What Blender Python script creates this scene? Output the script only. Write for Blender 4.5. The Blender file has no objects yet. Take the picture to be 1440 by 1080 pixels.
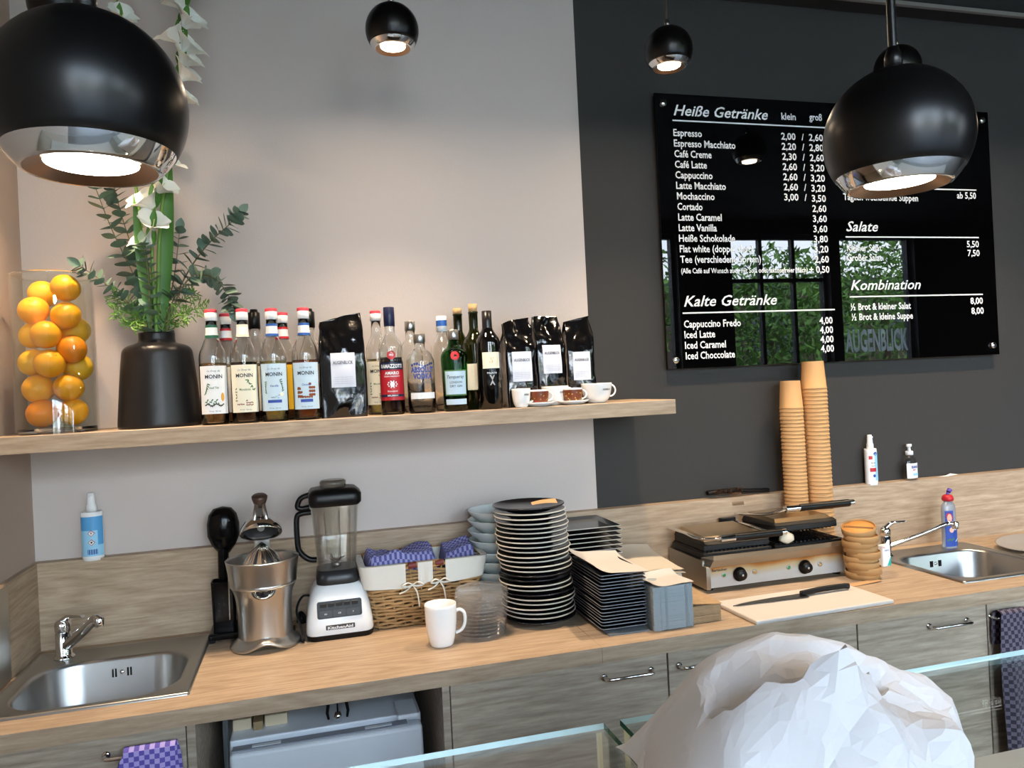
import bpy, bmesh, math, random
from mathutils import Matrix, Vector, noise, geometry
random.seed(7)
SC = bpy.context.scene
COL = SC.collection
PI = math.pi
sin, cos = math.sin, math.cos

# ------------------------------------------------------------------ camera
EYE = Vector((0.0, -2.48, 1.5932))
YAW, PITCH, ROLL, FPX = 0.2647, 0.0021, -0.0484, 1074.0
_f = Vector((sin(YAW)*cos(PITCH), cos(YAW)*cos(PITCH), sin(PITCH)))
_r0 = Vector((cos(YAW), -sin(YAW), 0.0)); _u0 = _r0.cross(_f)
_r = _r0*cos(ROLL) + _u0*sin(ROLL); _u = _u0*cos(ROLL) - _r0*sin(ROLL)
cam_data = bpy.data.cameras.new('camera')
cam = bpy.data.objects.new('camera', cam_data); COL.objects.link(cam)
cam.matrix_world = Matrix(((_r.x, _u.x, -_f.x, EYE.x), (_r.y, _u.y, -_f.y, EYE.y), (_r.z, _u.z, -_f.z, EYE.z), (0, 0, 0, 1)))
cam_data.sensor_width = 36.0
cam_data.lens = FPX/1440.0*36.0
cam_data.clip_start = 0.02
SC.camera = cam

# ------------------------------------------------------------------ exposure, sky
SC.view_settings.view_transform = 'Standard'
SC.view_settings.look = 'None'
SC.view_settings.gamma = 1.0
SC.view_settings.use_curve_mapping = False
SC.view_settings.exposure = 0.5
SKY_STRENGTH = 17.0
W = bpy.data.worlds.new('sky'); SC.world = W; W.use_nodes = True
_n = W.node_tree.nodes; _l = W.node_tree.links
_bg = _n['Background']; _bg.inputs['Strength'].default_value = SKY_STRENGTH
_tc = _n.new('ShaderNodeTexCoord'); _sx = _n.new('ShaderNodeSeparateXYZ'); _cr = _n.new('ShaderNodeValToRGB')
_l.new(_tc.outputs['Generated'], _sx.inputs[0]); _l.new(_sx.outputs['Z'], _cr.inputs[0]); _l.new(_cr.outputs[0], _bg.inputs['Color'])
_e = _cr.color_ramp.elements
_e[0].position = 0.0; _e[0].color = (0.34, 0.34, 0.33, 1)
_e[1].position = 0.75; _e[1].color = (0.50, 0.70, 1.0, 1)
_x = _e.new(0.03); _x.color = (0.90, 0.94, 1.0, 1)
_x = _e.new(0.30); _x.color = (0.66, 0.81, 1.0, 1)
_sl = bpy.data.lights.new('sun', 'SUN'); _sl.energy = 14.0; _sl.color = (1.0, 0.95, 0.86); _sl.angle = 0.01
_so = bpy.data.objects.new('sun', _sl); COL.objects.link(_so); _so.location = (4, 6, 12); _so.rotation_euler = (math.radians(-42), 0, math.radians(15))
LAMP_W = 50.0
SPILL = 0.028
LAMP_COL = (1.0, 0.75, 0.51)

# ------------------------------------------------------------------ materials
def lin(c):
    return tuple(((v/255.0)/12.92 if v/255.0 <= 0.04045 else ((v/255.0+0.055)/1.055)**2.4) for v in c)
MATS = {}
def mat(name, rgb=(200, 200, 200), rough=0.5, metal=0.0, trans=0.0, ior=1.45, emit=None, estr=0.0, coat=0.0, spec=None, bump=0.0, bscale=40.0, var=0.0, vscale=8.0, sub=0.0):
    if name in MATS: return MATS[name]
    m = bpy.data.materials.new(name); m.use_nodes = True
    nt = m.node_tree; b = nt.nodes['Principled BSDF']
    c = lin(rgb)
    b.inputs['Base Color'].default_value = (*c, 1)
    b.inputs['Roughness'].default_value = rough
    b.inputs['Metallic'].default_value = metal
    b.inputs['IOR'].default_value = ior
    b.inputs['Transmission Weight'].default_value = trans
    b.inputs['Coat Weight'].default_value = coat
    if sub: b.inputs['Subsurface Weight'].default_value = sub; b.inputs['Subsurface Radius'].default_value = (.02, .02, .02)
    if spec is not None: b.inputs['Specular IOR Level'].default_value = spec
    if emit: b.inputs['Emission Color'].default_value = (*emit, 1); b.inputs['Emission Strength'].default_value = estr
    if bump or var:
        tc = nt.nodes.new('ShaderNodeTexCoord')
    if bump:
        n = nt.nodes.new('ShaderNodeTexNoise'); n.inputs['Scale'].default_value = bscale; n.inputs['Detail'].default_value = 4
        bp = nt.nodes.new('ShaderNodeBump'); bp.inputs['Strength'].default_value = bump; bp.inputs['Distance'].default_value = 0.002
        nt.links.new(tc.outputs['Object'], n.inputs['Vector']); nt.links.new(n.outputs[0], bp.inputs['Height']); nt.links.new(bp.outputs[0], b.inputs['Normal'])
    if var:
        n = nt.nodes.new('ShaderNodeTexNoise'); n.inputs['Scale'].default_value = vscale; n.inputs['Detail'].default_value = 3
        r = nt.nodes.new('ShaderNodeValToRGB')
        r.color_ramp.elements[0].position = 0.3; r.color_ramp.elements[1].position = 0.7
        r.color_ramp.elements[0].color = (*[max(0, v*(1-var)) for v in c], 1); r.color_ramp.elements[1].color = (*[min(1, v*(1+var)) for v in c], 1)
        nt.links.new(tc.outputs['Object'], n.inputs['Vector']); nt.links.new(n.outputs[0], r.inputs[0]); nt.links.new(r.outputs[0], b.inputs['Base Color'])
    MATS[name] = m
    return m

def oak(name, dark, light, axis='x', freq=1.0, rough=0.5):
    m = bpy.data.materials.new(name); m.use_nodes = True; nt = m.node_tree; b = nt.nodes['Principled BSDF']; N = nt.nodes.new; L = nt.links.new
    g = N('ShaderNodeTexCoord'); mp = N('ShaderNodeMapping')
    s = {'x': (1.3, 15, 15), 'y': (15, 1.3, 15), 'z': (15, 15, 1.3)}[axis]
    mp.inputs['Scale'].default_value = [v*freq for v in s]
    L(g.outputs['Object'], mp.inputs[0])
    n1 = N('ShaderNodeTexNoise'); n1.inputs['Scale'].default_value = 0.8; n1.inputs['Detail'].default_value = 2; n1.inputs['Distortion'].default_value = 0.6
    L(mp.outputs[0], n1.inputs['Vector'])
    # growth rings: contour bands of a slow noise, plus fine fibres
    mu = N('ShaderNodeMath'); mu.operation = 'MULTIPLY'; mu.inputs[1].default_value = 9.0; L(n1.outputs[0], mu.inputs[0])
    fr = N('ShaderNodeMath'); fr.operation = 'PINGPONG'; fr.inputs[1].default_value = 0.5; L(mu.outputs[0], fr.inputs[0])
    n2 = N('ShaderNodeTexNoise'); n2.inputs['Scale'].default_value = 9.0; n2.inputs['Detail'].default_value = 6; n2.inputs['Roughness'].default_value = 0.7
    L(mp.outputs[0], n2.inputs['Vector'])
    a1 = N('ShaderNodeMath'); a1.operation = 'MULTIPLY'; a1.inputs[1].default_value = 0.38; L(fr.outputs[0], a1.inputs[0])
    a2 = N('ShaderNodeMath'); a2.operation = 'MULTIPLY_ADD'; a2.inputs[1].default_value = 0.9; L(n2.outputs[0], a2.inputs[0]); L(a1.outputs[0], a2.inputs[2])
    r = N('ShaderNodeValToRGB'); e = r.color_ramp.elements
    e[0].position = 0.32; e[0].color = (*lin(dark), 1); e[1].position = 0.82; e[1].color = (*lin(light), 1)
    L(a2.outputs[0], r.inputs[0]); L(r.outputs[0], b.inputs['Base Color'])
    b.inputs['Roughness'].default_value = rough; b.inputs['Specular IOR Level'].default_value = 0.35
    bp = N('ShaderNodeBump'); bp.inputs['Strength'].default_value = 0.12; bp.inputs['Distance'].default_value = 0.001
    L(n2.outputs[0], bp.inputs['Height']); L(bp.outputs[0], b.inputs['Normal'])
    MATS[name] = m
    return m

def thin(name, rgb=(255, 255, 255), rough=0.03, ior=1.45, gl=1.0, haze=0.0):
    """thin clear sheet: sees straight through, reflects by Fresnel"""
    m = bpy.data.materials.new(name); m.use_nodes = True; nt = m.node_tree
    for x in list(nt.nodes): nt.nodes.remove(x)
    N = nt.nodes.new; L = nt.links.new
    o = N('ShaderNodeOutputMaterial'); mx = N('ShaderNodeMixShader'); t = N('ShaderNodeBsdfTransparent'); g = N('ShaderNodeBsdfGlossy'); lw = N('ShaderNodeLayerWeight'); pw = N('ShaderNodeMath'); f = N('ShaderNodeMath')
    t.inputs['Color'].default_value = (*lin(rgb), 1); g.inputs['Roughness'].default_value = rough; g.inputs['Color'].default_value = (gl, gl, gl, 1)
    f0 = ((ior-1)/(ior+1))**2; lw.inputs['Blend'].default_value = 0.5
    pw.operation = 'POWER'; pw.inputs[1].default_value = 5.0; f.operation = 'MULTIPLY_ADD'; f.inputs[1].default_value = 1-f0; f.inputs[2].default_value = f0
    L(lw.outputs['Facing'], pw.inputs[0]); L(pw.outputs[0], f.inputs[0])
    L(f.outputs[0], mx.inputs[0]); L(t.outputs[0], mx.inputs[1]); L(g.outputs[0], mx.inputs[2]); out = mx.outputs[0]
    if haze:
        d = N('ShaderNodeBsdfTranslucent'); d2 = N('ShaderNodeBsdfDiffuse'); m1 = N('ShaderNodeMixShader'); m2 = N('ShaderNodeMixShader')
        d.inputs['Color'].default_value = d2.inputs['Color'].default_value = (.92, .92, .92, 1)
        L(d.outputs[0], m1.inputs[1]); L(d2.outputs[0], m1.inputs[2]); m2.inputs[0].default_value = haze
        L(out, m2.inputs[1]); L(m1.outputs[0], m2.inputs[2]); out = m2.outputs[0]
    L(out, o.inputs[0])
    MATS[name] = m
    return m

def checker(name, a, b, scale, flat='xz', rough=0.9):
    m = bpy.data.materials.new(name); m.use_nodes = True; nt = m.node_tree; bs = nt.nodes['Principled BSDF']; N = nt.nodes.new; L = nt.links.new
    tc = N('ShaderNodeTexCoord'); mp = N('ShaderNodeMapping'); ck = N('ShaderNodeTexChecker')
    mp.inputs['Scale'].default_value = {'xz': (1, 0, 1), 'xy': (1, 1, 0)}[flat]; mp.inputs['Location'].default_value = (.0013, .0017, .0011)
    L(tc.outputs['Object'], mp.inputs[0]); L(mp.outputs[0], ck.inputs['Vector'])
    ck.inputs['Scale'].default_value = 1.0/scale; ck.inputs['Color1'].default_value = (*lin(a), 1); ck.inputs['Color2'].default_value = (*lin(b), 1)
    L(ck.outputs['Color'], bs.inputs['Base Color']); bs.inputs['Roughness'].default_value = rough
    MATS[name] = m
    return m

OAK = oak('oak', (146, 124, 101), (190, 169, 144))
OAKY = oak('oak_side', (142, 120, 97), (188, 167, 142), 'y')
OAKG = oak('oak_cabinet', (130, 117, 102), (190, 176, 157), 'x', 0.75)
DARKOAK = oak('oak_inner', (74, 64, 54), (104, 92, 78), 'z')
STEEL = mat('brushed_steel', (190, 188, 184), 0.28, 1.0)
STEELD = mat('steel_sink', (172, 172, 170), 0.30, 1.0, var=0.06, vscale=3)
CHROME = mat('chrome', (225, 225, 225), 0.06, 1.0)
BLACKP = mat('black_plastic', (12, 12, 13), 0.35, spec=0.3)
BLACKM = mat('black_matte', (9, 8, 8), 0.31, spec=0.42)
DARKG = mat('dark_grey', (48, 48, 50), 0.5)
WHITEC = mat('white_ceramic', (238, 238, 236), 0.15, coat=0.3)
WHITEP = mat('white_plastic', (235, 236, 236), 0.35)
PAPER = mat('white_paper', (232, 232, 230), 0.8)
GLASS = mat('clear_glass', (250, 252, 252), 0.0, trans=1.0, ior=1.45)
PANE = thin('pane_glass', (252, 252, 252), 0.0, 1.45)
CLEARP = thin('clear_plastic', (238, 238, 236), 0.08, 1.5)

# ------------------------------------------------------------------ mesh builder
class MB:
    def __init__(s):
        s.V = []; s.F = []; s.MI = []; s.SM = []; s.mats = []; s.T = Matrix.Identity(4); s.cur = 0
    def m(s, material):
        if material not in s.mats: s.mats.append(material)
        s.cur = s.mats.index(material); return s
    def at(s, loc=(0, 0, 0), rot=(0, 0, 0)):
        from mathutils import Euler
        s.T = Matrix.Translation(loc) @ Euler(rot).to_matrix().to_4x4(); return s
    def add(s, verts, faces, smooth=False):
        k = len(s.V)
        for v in verts: s.V.append(s.T @ Vector(v))
        for f in faces: s.F.append(tuple(i+k for i in f)); s.MI.append(s.cur); s.SM.append(smooth)
        return s
    def box(s, x0, x1, y0, y1, z0, z1, bevel=0.0, seg=2):
        if bevel <= 0:
            v = [(x0, y0, z0), (x1, y0, z0), (x1, y1, z0), (x0, y1, z0), (x0, y0, z1), (x1, y0, z1), (x1, y1, z1), (x0, y1, z1)]
            return s.add(v, [(3, 2, 1, 0), (4, 5, 6, 7), (0, 1, 5, 4), (1, 2, 6, 5), (2, 3, 7, 6), (3, 0, 4, 7)])
        bm = bmesh.new(); bmesh.ops.create_cube(bm, size=1.0)
        for v in bm.verts: v.co = Vector(((x0+x1)/2+v.co.x*(x1-x0), (y0+y1)/2+v.co.y*(y1-y0), (z0+z1)/2+v.co.z*(z1-z0)))
        bmesh.ops.bevel(bm, geom=list(bm.edges), offset=bevel, segments=seg, profile=0.5, affect='EDGES')
        bm.verts.index_update()
        s.add([v.co.copy() for v in bm.verts], [[v.index for v in f.verts] for f in bm.faces], False); bm.free(); return s
    def lathe(s, prof, n=32, smooth=True, a0=0.0, a1=2*PI, fn=None, sharp=False):
        """prof = [(r, z)...] bottom to top; caps where r == 0"""
        full = abs(a1-a0-2*PI) < 1e-6
        cols = n if full else n+1
        verts = []; rows = []
        for r, z in prof:
            if r < 1e-7:
                rows.append([len(verts)]); verts.append(fn(0, 0, z) if fn else (0, 0, z))
            else:
                row = []
                for i in range(cols):
                    a = a0+(a1-a0)*i/n
                    row.append(len(verts)); verts.append(fn(r, a, z) if fn else (r*cos(a), r*sin(a), z))
                rows.append(row)
        faces = []
        for A, B in zip(rows[:-1], rows[1:]):
            m = n
            for i in range(m):
                j = (i+1) % cols
                if len(A) == 1 and len(B) == 1: continue
                if len(A) == 1: faces.append((A[0], B[j], B[i]))
                elif len(B) == 1: faces.append((A[i], A[j], B[0]))
                else: faces.append((A[i], A[j], B[j], B[i]))
        return s.add(verts, faces, smooth)
    def loft(s, rings, cap=True, smooth=False, closed=True):
        n = len(rings[0]); verts = [p for r in rings for p in r]; faces = []
        for k in range(len(rings)-1):
            for i in range(n if closed else n-1):
                j = (i+1) % n
                faces.append((k*n+i, k*n+j, (k+1)*n+j, (k+1)*n+i))
        s.add(verts, faces, smooth)
        if cap:
            s.add(rings[0], [tuple(range(n))[::-1]]); s.add(rings[-1], [tuple(range(n))])
        return s
    def grid(s, fn, nu, nv, smooth=True, flip=False):
        verts = [fn(i/nu, j/nv) for j in range(nv+1) for i in range(nu+1)]
        faces = []
        for j in range(nv):
            for i in range(nu):
                a = j*(nu+1)+i; q = (a, a+1, a+nu+2, a+nu+1)
                faces.append(q[::-1] if flip else q)
        return s.add(verts, faces, smooth)
    def tube(s, pts, r, n=8, cap=True, closed=False, flat=1.0):
        pts = [Vector(p) for p in pts]; m = len(pts)
        rs = r if isinstance(r, (list, tuple)) else [r]*m
        rings = []; prev = None
        for i, p in enumerate(pts):
            if closed: t = (pts[(i+1) % m]-pts[i-1])
            else: t = pts[min(i+1, m-1)]-pts[max(i-1, 0)]
            t.normalize()
            if prev is None:
                a = Vector((0, 0, 1)) if abs(t.z) < 0.9 else Vector((1, 0, 0))
                nrm = t.cross(a).normalized()
            else:
                nrm = (prev - t*prev.dot(t)).normalized()
            prev = nrm; b = t.cross(nrm)
            rings.append([p+nrm*(rs[i]*cos(2*PI*k/n))+b*(rs[i]*flat*sin(2*PI*k/n)) for k in range(n)])
        if closed: rings.append(rings[0])
        return s.loft(rings, cap and not closed, True)
    def prism(s, poly, y0, y1, smooth=False):
        """polygon in x,z extruded along y"""
        a = [(x, y0, z) for x, z in poly]; b = [(x, y1, z) for x, z in poly]
        return s.loft([a, b], True, smooth)
    def slab(s, poly, z0, z1):
        return s.loft([[(x, y, z0) for x, y in poly], [(x, y, z1) for x, y in poly]], True)
    def build(s, name, parent=None, loc=None, rz=0.0):
        me = bpy.data.meshes.new(name)
        me.from_pydata([tuple(v) for v in s.V], [], s.F)
        for mm in s.mats: me.materials.append(mm)
        me.polygons.foreach_set('material_index', s.MI); me.polygons.foreach_set('use_smooth', s.SM)
        me.validate(); me.update()
        o = bpy.data.objects.new(name, me); COL.objects.link(o)
        if parent is not None: o.parent = parent
        if loc is not None: o.location = loc
        if rz: o.rotation_euler = (0, 0, rz)
        return o

def tag(o, label, cat, group=None, kind=None):
    o['label'] = label; o['category'] = cat
    if group: o['group'] = group
    if kind: o['kind'] = kind
    return o
def thing(name, label, cat, loc=(0, 0, 0), rz=0.0, group=None):
    o = bpy.data.objects.new(name, None); COL.objects.link(o)
    o.location = loc; o.rotation_euler = (0, 0, rz)
    return tag(o, label, cat, group)
def struct(mb, name):
    o = mb.build(name); o['kind'] = 'structure'; return o
def clone(o, loc, rz=0.0, label=None):
    c = o.copy(); COL.objects.link(c); c.location = loc; c.rotation_euler = (0, 0, rz)
    if label: c['label'] = label
    for ch in list(o.children):
        k = ch.copy(); COL.objects.link(k); k.parent = c
        for g in list(ch.children):
            q = g.copy(); COL.objects.link(q); q.parent = k
    return c
ORD = ['topmost', 'second', 'third', 'fourth', 'fifth', 'sixth', 'seventh', 'eighth', 'ninth', 'tenth', 'eleventh', 'twelfth', 'thirteenth', 'fourteenth', 'fifteenth', 'sixteenth', 'seventeenth', 'eighteenth', 'nineteenth', 'twentieth']
def nth(k):
    """k = 0 is the top one"""
    if k < 20: return ORD[k]
    t, u = divmod(k+1, 10)
    if u == 0: return {2: 'twentieth', 3: 'thirtieth', 4: 'fortieth', 5: 'fiftieth'}[t]
    return {2: 'twenty', 3: 'thirty', 4: 'forty', 5: 'fifty'}[t]+'-'+('first' if u == 1 else ORD[u-1])
def place_in_stack(k, last):
    if k == 0: return 'topmost'
    if k == last: return 'bottom one'
    return nth(k)+' from the top'

# ------------------------------------------------------------------ text
_TX = {}
def text2d(s, shear=0.0, bold=0.0):
    key = (s, shear, bold)
    if key in _TX: return _TX[key]
    cu = bpy.data.curves.new('t', 'FONT'); cu.body = s; cu.shear = shear; cu.offset = bold; cu.resolution_u = 2; cu.fill_mode = 'FRONT'
    o = bpy.data.objects.new('t', cu)
    me = o.to_mesh()
    v = [(p.co.x, p.co.y) for p in me.vertices]; f = [tuple(p.vertices) for p in me.polygons]
    o.to_mesh_clear(); bpy.data.objects.remove(o); bpy.data.curves.remove(cu)
    x0 = min(a for a, b in v); x1 = max(a for a, b in v)
    v = [(a-x0, b) for a, b in v]
    _TX[key] = (v, f, x1-x0)
    return _TX[key]
def put_text(mb, s, size, fn, width=None, align='c', shear=0.0, bold=0.01):
    """fn(u, v) -> point; u, v in metres, v up from the baseline; size = capital height"""
    v, f, w = text2d(s, shear, bold)
    ky = size/0.73; kx = (width/w) if width else ky
    off = {'l': 0, 'c': -w*kx/2, 'r': -w*kx}[align]
    mb.add([fn(off+a*kx, b*ky) for a, b in v], f)
def cyl(r, z, a=0.0, e=0.0004):
    """wrap onto an upright cylinder whose front faces -y"""
    return lambda u, v: ((r+e)*sin(a+u/r), -(r+e)*cos(a+u/r), z+v)
def patch(mb, r, z0, z1, half, n=14, a=0.0):
    """label: part of a cylinder, half-angle half, facing -y"""
    mb.grid(lambda u, v: (r*sin(a+half*(2*u-1)), -r*cos(a+half*(2*u-1)), z0+(z1-z0)*v), n, 1)
def blob(mb, fn, cu, cv, ru, rv, n=10, rot=0.0):
    pts = []
    for k in range(n):
        t = 2*PI*k/n; x = ru*cos(t); y = rv*sin(t)
        pts.append(fn(cu+x*cos(rot)-y*sin(rot), cv+x*sin(rot)+y*cos(rot)))
    mb.add(pts, [tuple(range(n))])
# ================================================================== ROOM
T = 0.90           # worktop height
SH = 1.5257        # shelf top
XL = -0.777        # left wall
WALLW = mat('wall_paint_light', (196, 186, 180), 0.85, bump=0.25, bscale=160)
WALLL = mat('wall_paint_left', (178, 160, 146), 0.85, bump=0.2, bscale=160)
WALLD = mat('wall_paint_dark', (49, 48, 47), 0.75, bump=0.35, bscale=120)
CEIL = mat('ceiling_dark', (30, 30, 31), 0.8)
FLOOR = mat('floor_dark_tile', (92, 86, 80), 0.5, var=0.12, vscale=2)
FRAME = mat('window_frame_dark', (36, 38, 42), 0.5)
BX1 = 9.0; YW = -5.0; ZC = 3.3
struct(MB().m(WALLW).box(XL-0.15, 0.967, 0.027, 0.20, 0, ZC), 'wall_back')
struct(MB().m(WALLD).box(0.967, BX1+0.1, 0.030, 0.20, 0, ZC), 'wall_back.001')
struct(MB().m(WALLL).box(XL-0.15, XL, YW, 0.027, 0, ZC), 'wall_left')
struct(MB().m(WALLD).box(BX1, BX1+0.15, YW, 0.03, 0, ZC), 'wall_right')
struct(MB().m(FLOOR).box(XL-0.15, BX1+0.15, YW-0.2, 0.2, -0.1, 0), 'floor')
struct(MB().m(CEIL).box(XL-0.15, BX1+0.15, YW-0.2, 0.2, ZC, ZC+0.1), 'ceiling')
# bulkhead and light rail along the top of the dark wall
b = MB().m(CEIL).box(0.967, BX1, -0.06, 0.03, 2.985, ZC); struct(b, 'trim_1')
b = MB().m(mat('rail_grey', (120, 116, 112), 0.5)).box(0.967, BX1, -0.075, -0.06, 2.975, 2.99); struct(b, 'trim_2')
tag(MB().m(WHITEP).box(1.862, 1.888, -0.095, -0.072, 2.962, 2.992, 0.002).build('rail_clip'), 'small white clip on the thin grey rail above the dark wall', 'clip')
# window wall behind the viewer
wins = [(-0.55, 2.05), (2.45, 3.95), (4.60, 5.87), (6.01, 7.05)]
ZT = 3.15
b = MB().m(mat('wall_front_dark', (52, 50, 50), 0.8))
xs = [XL-0.15]+[v for w in wins for v in w]+[BX1+0.15]
for k in range(0, len(xs), 2): b.box(xs[k], xs[k+1], YW-0.2, YW, 0, ZC)
for x0, x1 in wins: b.box(x0, x1, YW-0.2, YW, ZT, ZC)
struct(b, 'wall_front')
for k, (x0, x1) in enumerate(wins):
    b = MB().m(FRAME); w = 0.045
    b.box(x0, x0+w, YW-0.15, YW-0.07, 0, ZT); b.box(x1-w, x1, YW-0.15, YW-0.07, 0, ZT)
    b.box(x0+w, x1-w, YW-0.15, YW-0.07, ZT-w, ZT); b.box(x0+w, x1-w, YW-0.15, YW-0.07, 0, 0.1)
    nm = {0: 3, 1: 2, 2: 3, 3: 1}[k]
    for q in range(1, nm):
        xm = x0+(x1-x0)*q/nm; b.box(xm-0.02, xm+0.02, YW-0.14, YW-0.08, 0.1, ZT-w)
    if k in (0, 2): b.box(x0+w, x1-w, YW-0.14, YW-0.08, 2.62, 2.66)
    o = struct(b, 'window_%d' % (k+1))
    g = MB().m(PANE).box(x0+w, x1-w, YW-0.112, YW-0.106, 0.1, ZT-w).build('pane', o)
    pl = bpy.data.lights.new('daylight_portal', 'AREA'); pl.shape = 'RECTANGLE'; pl.size = x1-x0; pl.size_y = ZT
    pl.cycles.is_portal = True
    po = bpy.data.objects.new('daylight_portal', pl); COL.objects.link(po); po.location = ((x0+x1)/2, YW+0.01, ZT/2); po.rotation_euler = (PI/2, 0, 0)
# lettering stuck on a window pane, read in the menu board's reflection
b = MB().m(thin('vinyl_grey', (200, 210, 212), 0.3, 1.4, haze=0.75))
put_text(b, 'AUGENBLICK', 0.26, lambda u, v: (6.55+u, YW-0.104, 1.80+v), 0.88, bold=0.03)
tag(b.build('window_lettering'), 'grey cafe name lettering on the window, mirrored in the menu board', 'lettering')

# outside: trees and a building, seen mirrored in the board
LEAF = mat('tree_leaf', (84, 122, 44), 0.6, var=0.35, vscale=3)
BARK = mat('bark', (70, 58, 46), 0.9)
def tree(x, y, h, r, label, seed):
    rd = random.Random(seed); t = thing('street_tree', label, 'tree', (x, y, 0), group='trees outside the windows')
    MB().m(BARK).tube([(0, 0, 0), (0.05, 0, h*0.35), (-0.03, 0.04, h*0.7)], [0.12, 0.09, 0.04]).build('trunk', t)
    b = MB().m(LEAF)
    for k in range(5200):
        d = Vector((rd.gauss(0, 1), rd.gauss(0, 1), rd.gauss(0, 1))).normalized()*r*rd.random()**0.4
        p = Vector((d.x, d.y, h*0.66+d.z*1.15)); s = rd.uniform(0.045, 0.10)
        a = Vector((rd.uniform(-1, 1), rd.uniform(-1, 1), rd.uniform(-1, 1))).normalized()*s
        c = Vector((rd.uniform(-1, 1), rd.uniform(-1, 1), rd.uniform(-1, 1))).normalized()*s*0.7
        b.add([p-a, p-c*0.6, p+a, p+c*0.6], [(0, 1, 2, 3)])
    b.build('foliage', t)
tree(7.7, -8.9, 3.4, 1.35, 'green street tree behind the narrow middle window', 1)
tree(10.6, -9.6, 4.6, 1.6, 'tall green street tree behind the lettered window', 2)
tree(4.7, -9.4, 4.4, 1.4, 'green street tree left of the middle window', 3)
tree(1.0, -11.0, 4.2, 1.5, 'green street tree facing the widest window', 4)
BR = mat('facade', (66, 52, 46), 0.9, var=0.1, vscale=6)
bt = thing('office_building', 'low brownish office building across the street behind the trees', 'building', (0, -19, 0))
MB().m(BR).box(8, 24, -6, 0, 0, 4.3).build('wall', bt)
MB().m(DARKG).box(7.8, 24.2, -6.2, 0.2, 4.3, 4.6).build('roof', bt)
for k in range(6):
    MB().m(mat('dark_window', (40, 52, 66), 0.1)).box(9+k*2.4, 10.5+k*2.4, 0.0, 0.03, 2.2, 3.6).build('window', bt)
tag(MB().m(mat('asphalt', (120, 120, 118), 0.9)).box(-20, 40, -40, YW-0.2, -0.12, -0.02).build('street'), 'grey paved street outside the cafe windows', 'street', kind='structure')

# ------------------------------------------------------------------ worktop, splashbacks, shelf
def holed_slab(b, xs, ys, holes, z0, z1):
    xs = sorted(xs); ys = sorted(ys)
    cell = {}
    for i in range(len(xs)-1):
        for j in range(len(ys)-1):
            cx = (xs[i]+xs[i+1])/2; cy = (ys[j]+ys[j+1])/2
            cell[i, j] = not any(h[0] < cx < h[1] and h[2] < cy < h[3] for h in holes)
    for (i, j), on in cell.items():
        if not on: continue
        x0, x1, y0, y1 = xs[i], xs[i+1], ys[j], ys[j+1]
        b.add([(x0, y0, z1), (x1, y0, z1), (x1, y1, z1), (x0, y1, z1)], [(0, 1, 2, 3)])
        b.add([(x0, y0, z0), (x1, y0, z0), (x1, y1, z0), (x0, y1, z0)], [(3, 2, 1, 0)])
        if not cell.get((i-1, j)): b.add([(x0, y1, z0), (x0, y0, z0), (x0, y0, z1), (x0, y1, z1)], [(0, 1, 2, 3)])
        if not cell.get((i+1, j)): b.add([(x1, y0, z0), (x1, y1, z0), (x1, y1, z1), (x1, y0, z1)], [(0, 1, 2, 3)])
        if not cell.get((i, j-1)): b.add([(x0, y0, z0), (x1, y0, z0), (x1, y0, z1), (x0, y0, z1)], [(0, 1, 2, 3)])
        if not cell.get((i, j+1)): b.add([(x1, y1, z0), (x0, y1, z0), (x0, y1, z1), (x1, y1, z1)], [(0, 1, 2, 3)])
FY = -0.61; BSY = -0.0125
LS = (-0.752, -0.297, -0.530, -0.062)      # left sink deck x0 x1 y0 y1
RS = (1.975, 2.425, -0.520, -0.075)
JX = 0.715
def inset(s, d): return (s[0]+d, s[1]-d, s[2]+d, s[3]-d)
b = MB().m(OAK); h = inset(LS, 0.02)
holed_slab(b, [XL, h[0], h[1], JX], [FY, h[2], h[3], BSY], [h], T-0.04, T)
tag(b.build('worktop'), 'pale oak worktop left of the joint line, holding the left sink', 'worktop')
b = MB().m(OAK); h = inset(RS, 0.02)
holed_slab(b, [JX+0.0008, h[0], h[1], 4.3], [FY, h[2], h[3], BSY], [h], T-0.04, T)
tag(b.build('worktop'), 'pale oak worktop right of the joint line, holding the right sink', 'worktop')
ZB = 1.15
tag(MB().m(OAK).box(XL, 4.3, BSY, 0.027, T, ZB).build('backsplash'), 'long oak splashback standing behind the whole worktop', 'splashback')
tag(MB().m(OAKY).box(XL, XL+0.016, -0.61, BSY-0.0005, T, ZB).build('backsplash'), 'short oak splashback on the left side wall beside the sink', 'splashback')
b = MB().m(STEEL).box(XL+0.017, XL+0.021, -0.62, -0.25, T+0.006, ZB-0.006)
tag(b.build('steel_panel'), 'brushed steel strip against the left side wall at the sink', 'steel panel')
tag(MB().m(OAK).box(XL+0.001, 1.119, -0.3018, 0.0265, SH-0.045, SH, 0.0015, 1).build('wall_shelf'), 'long oak wall shelf carrying the bottles, bags and vases', 'shelf')

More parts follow.
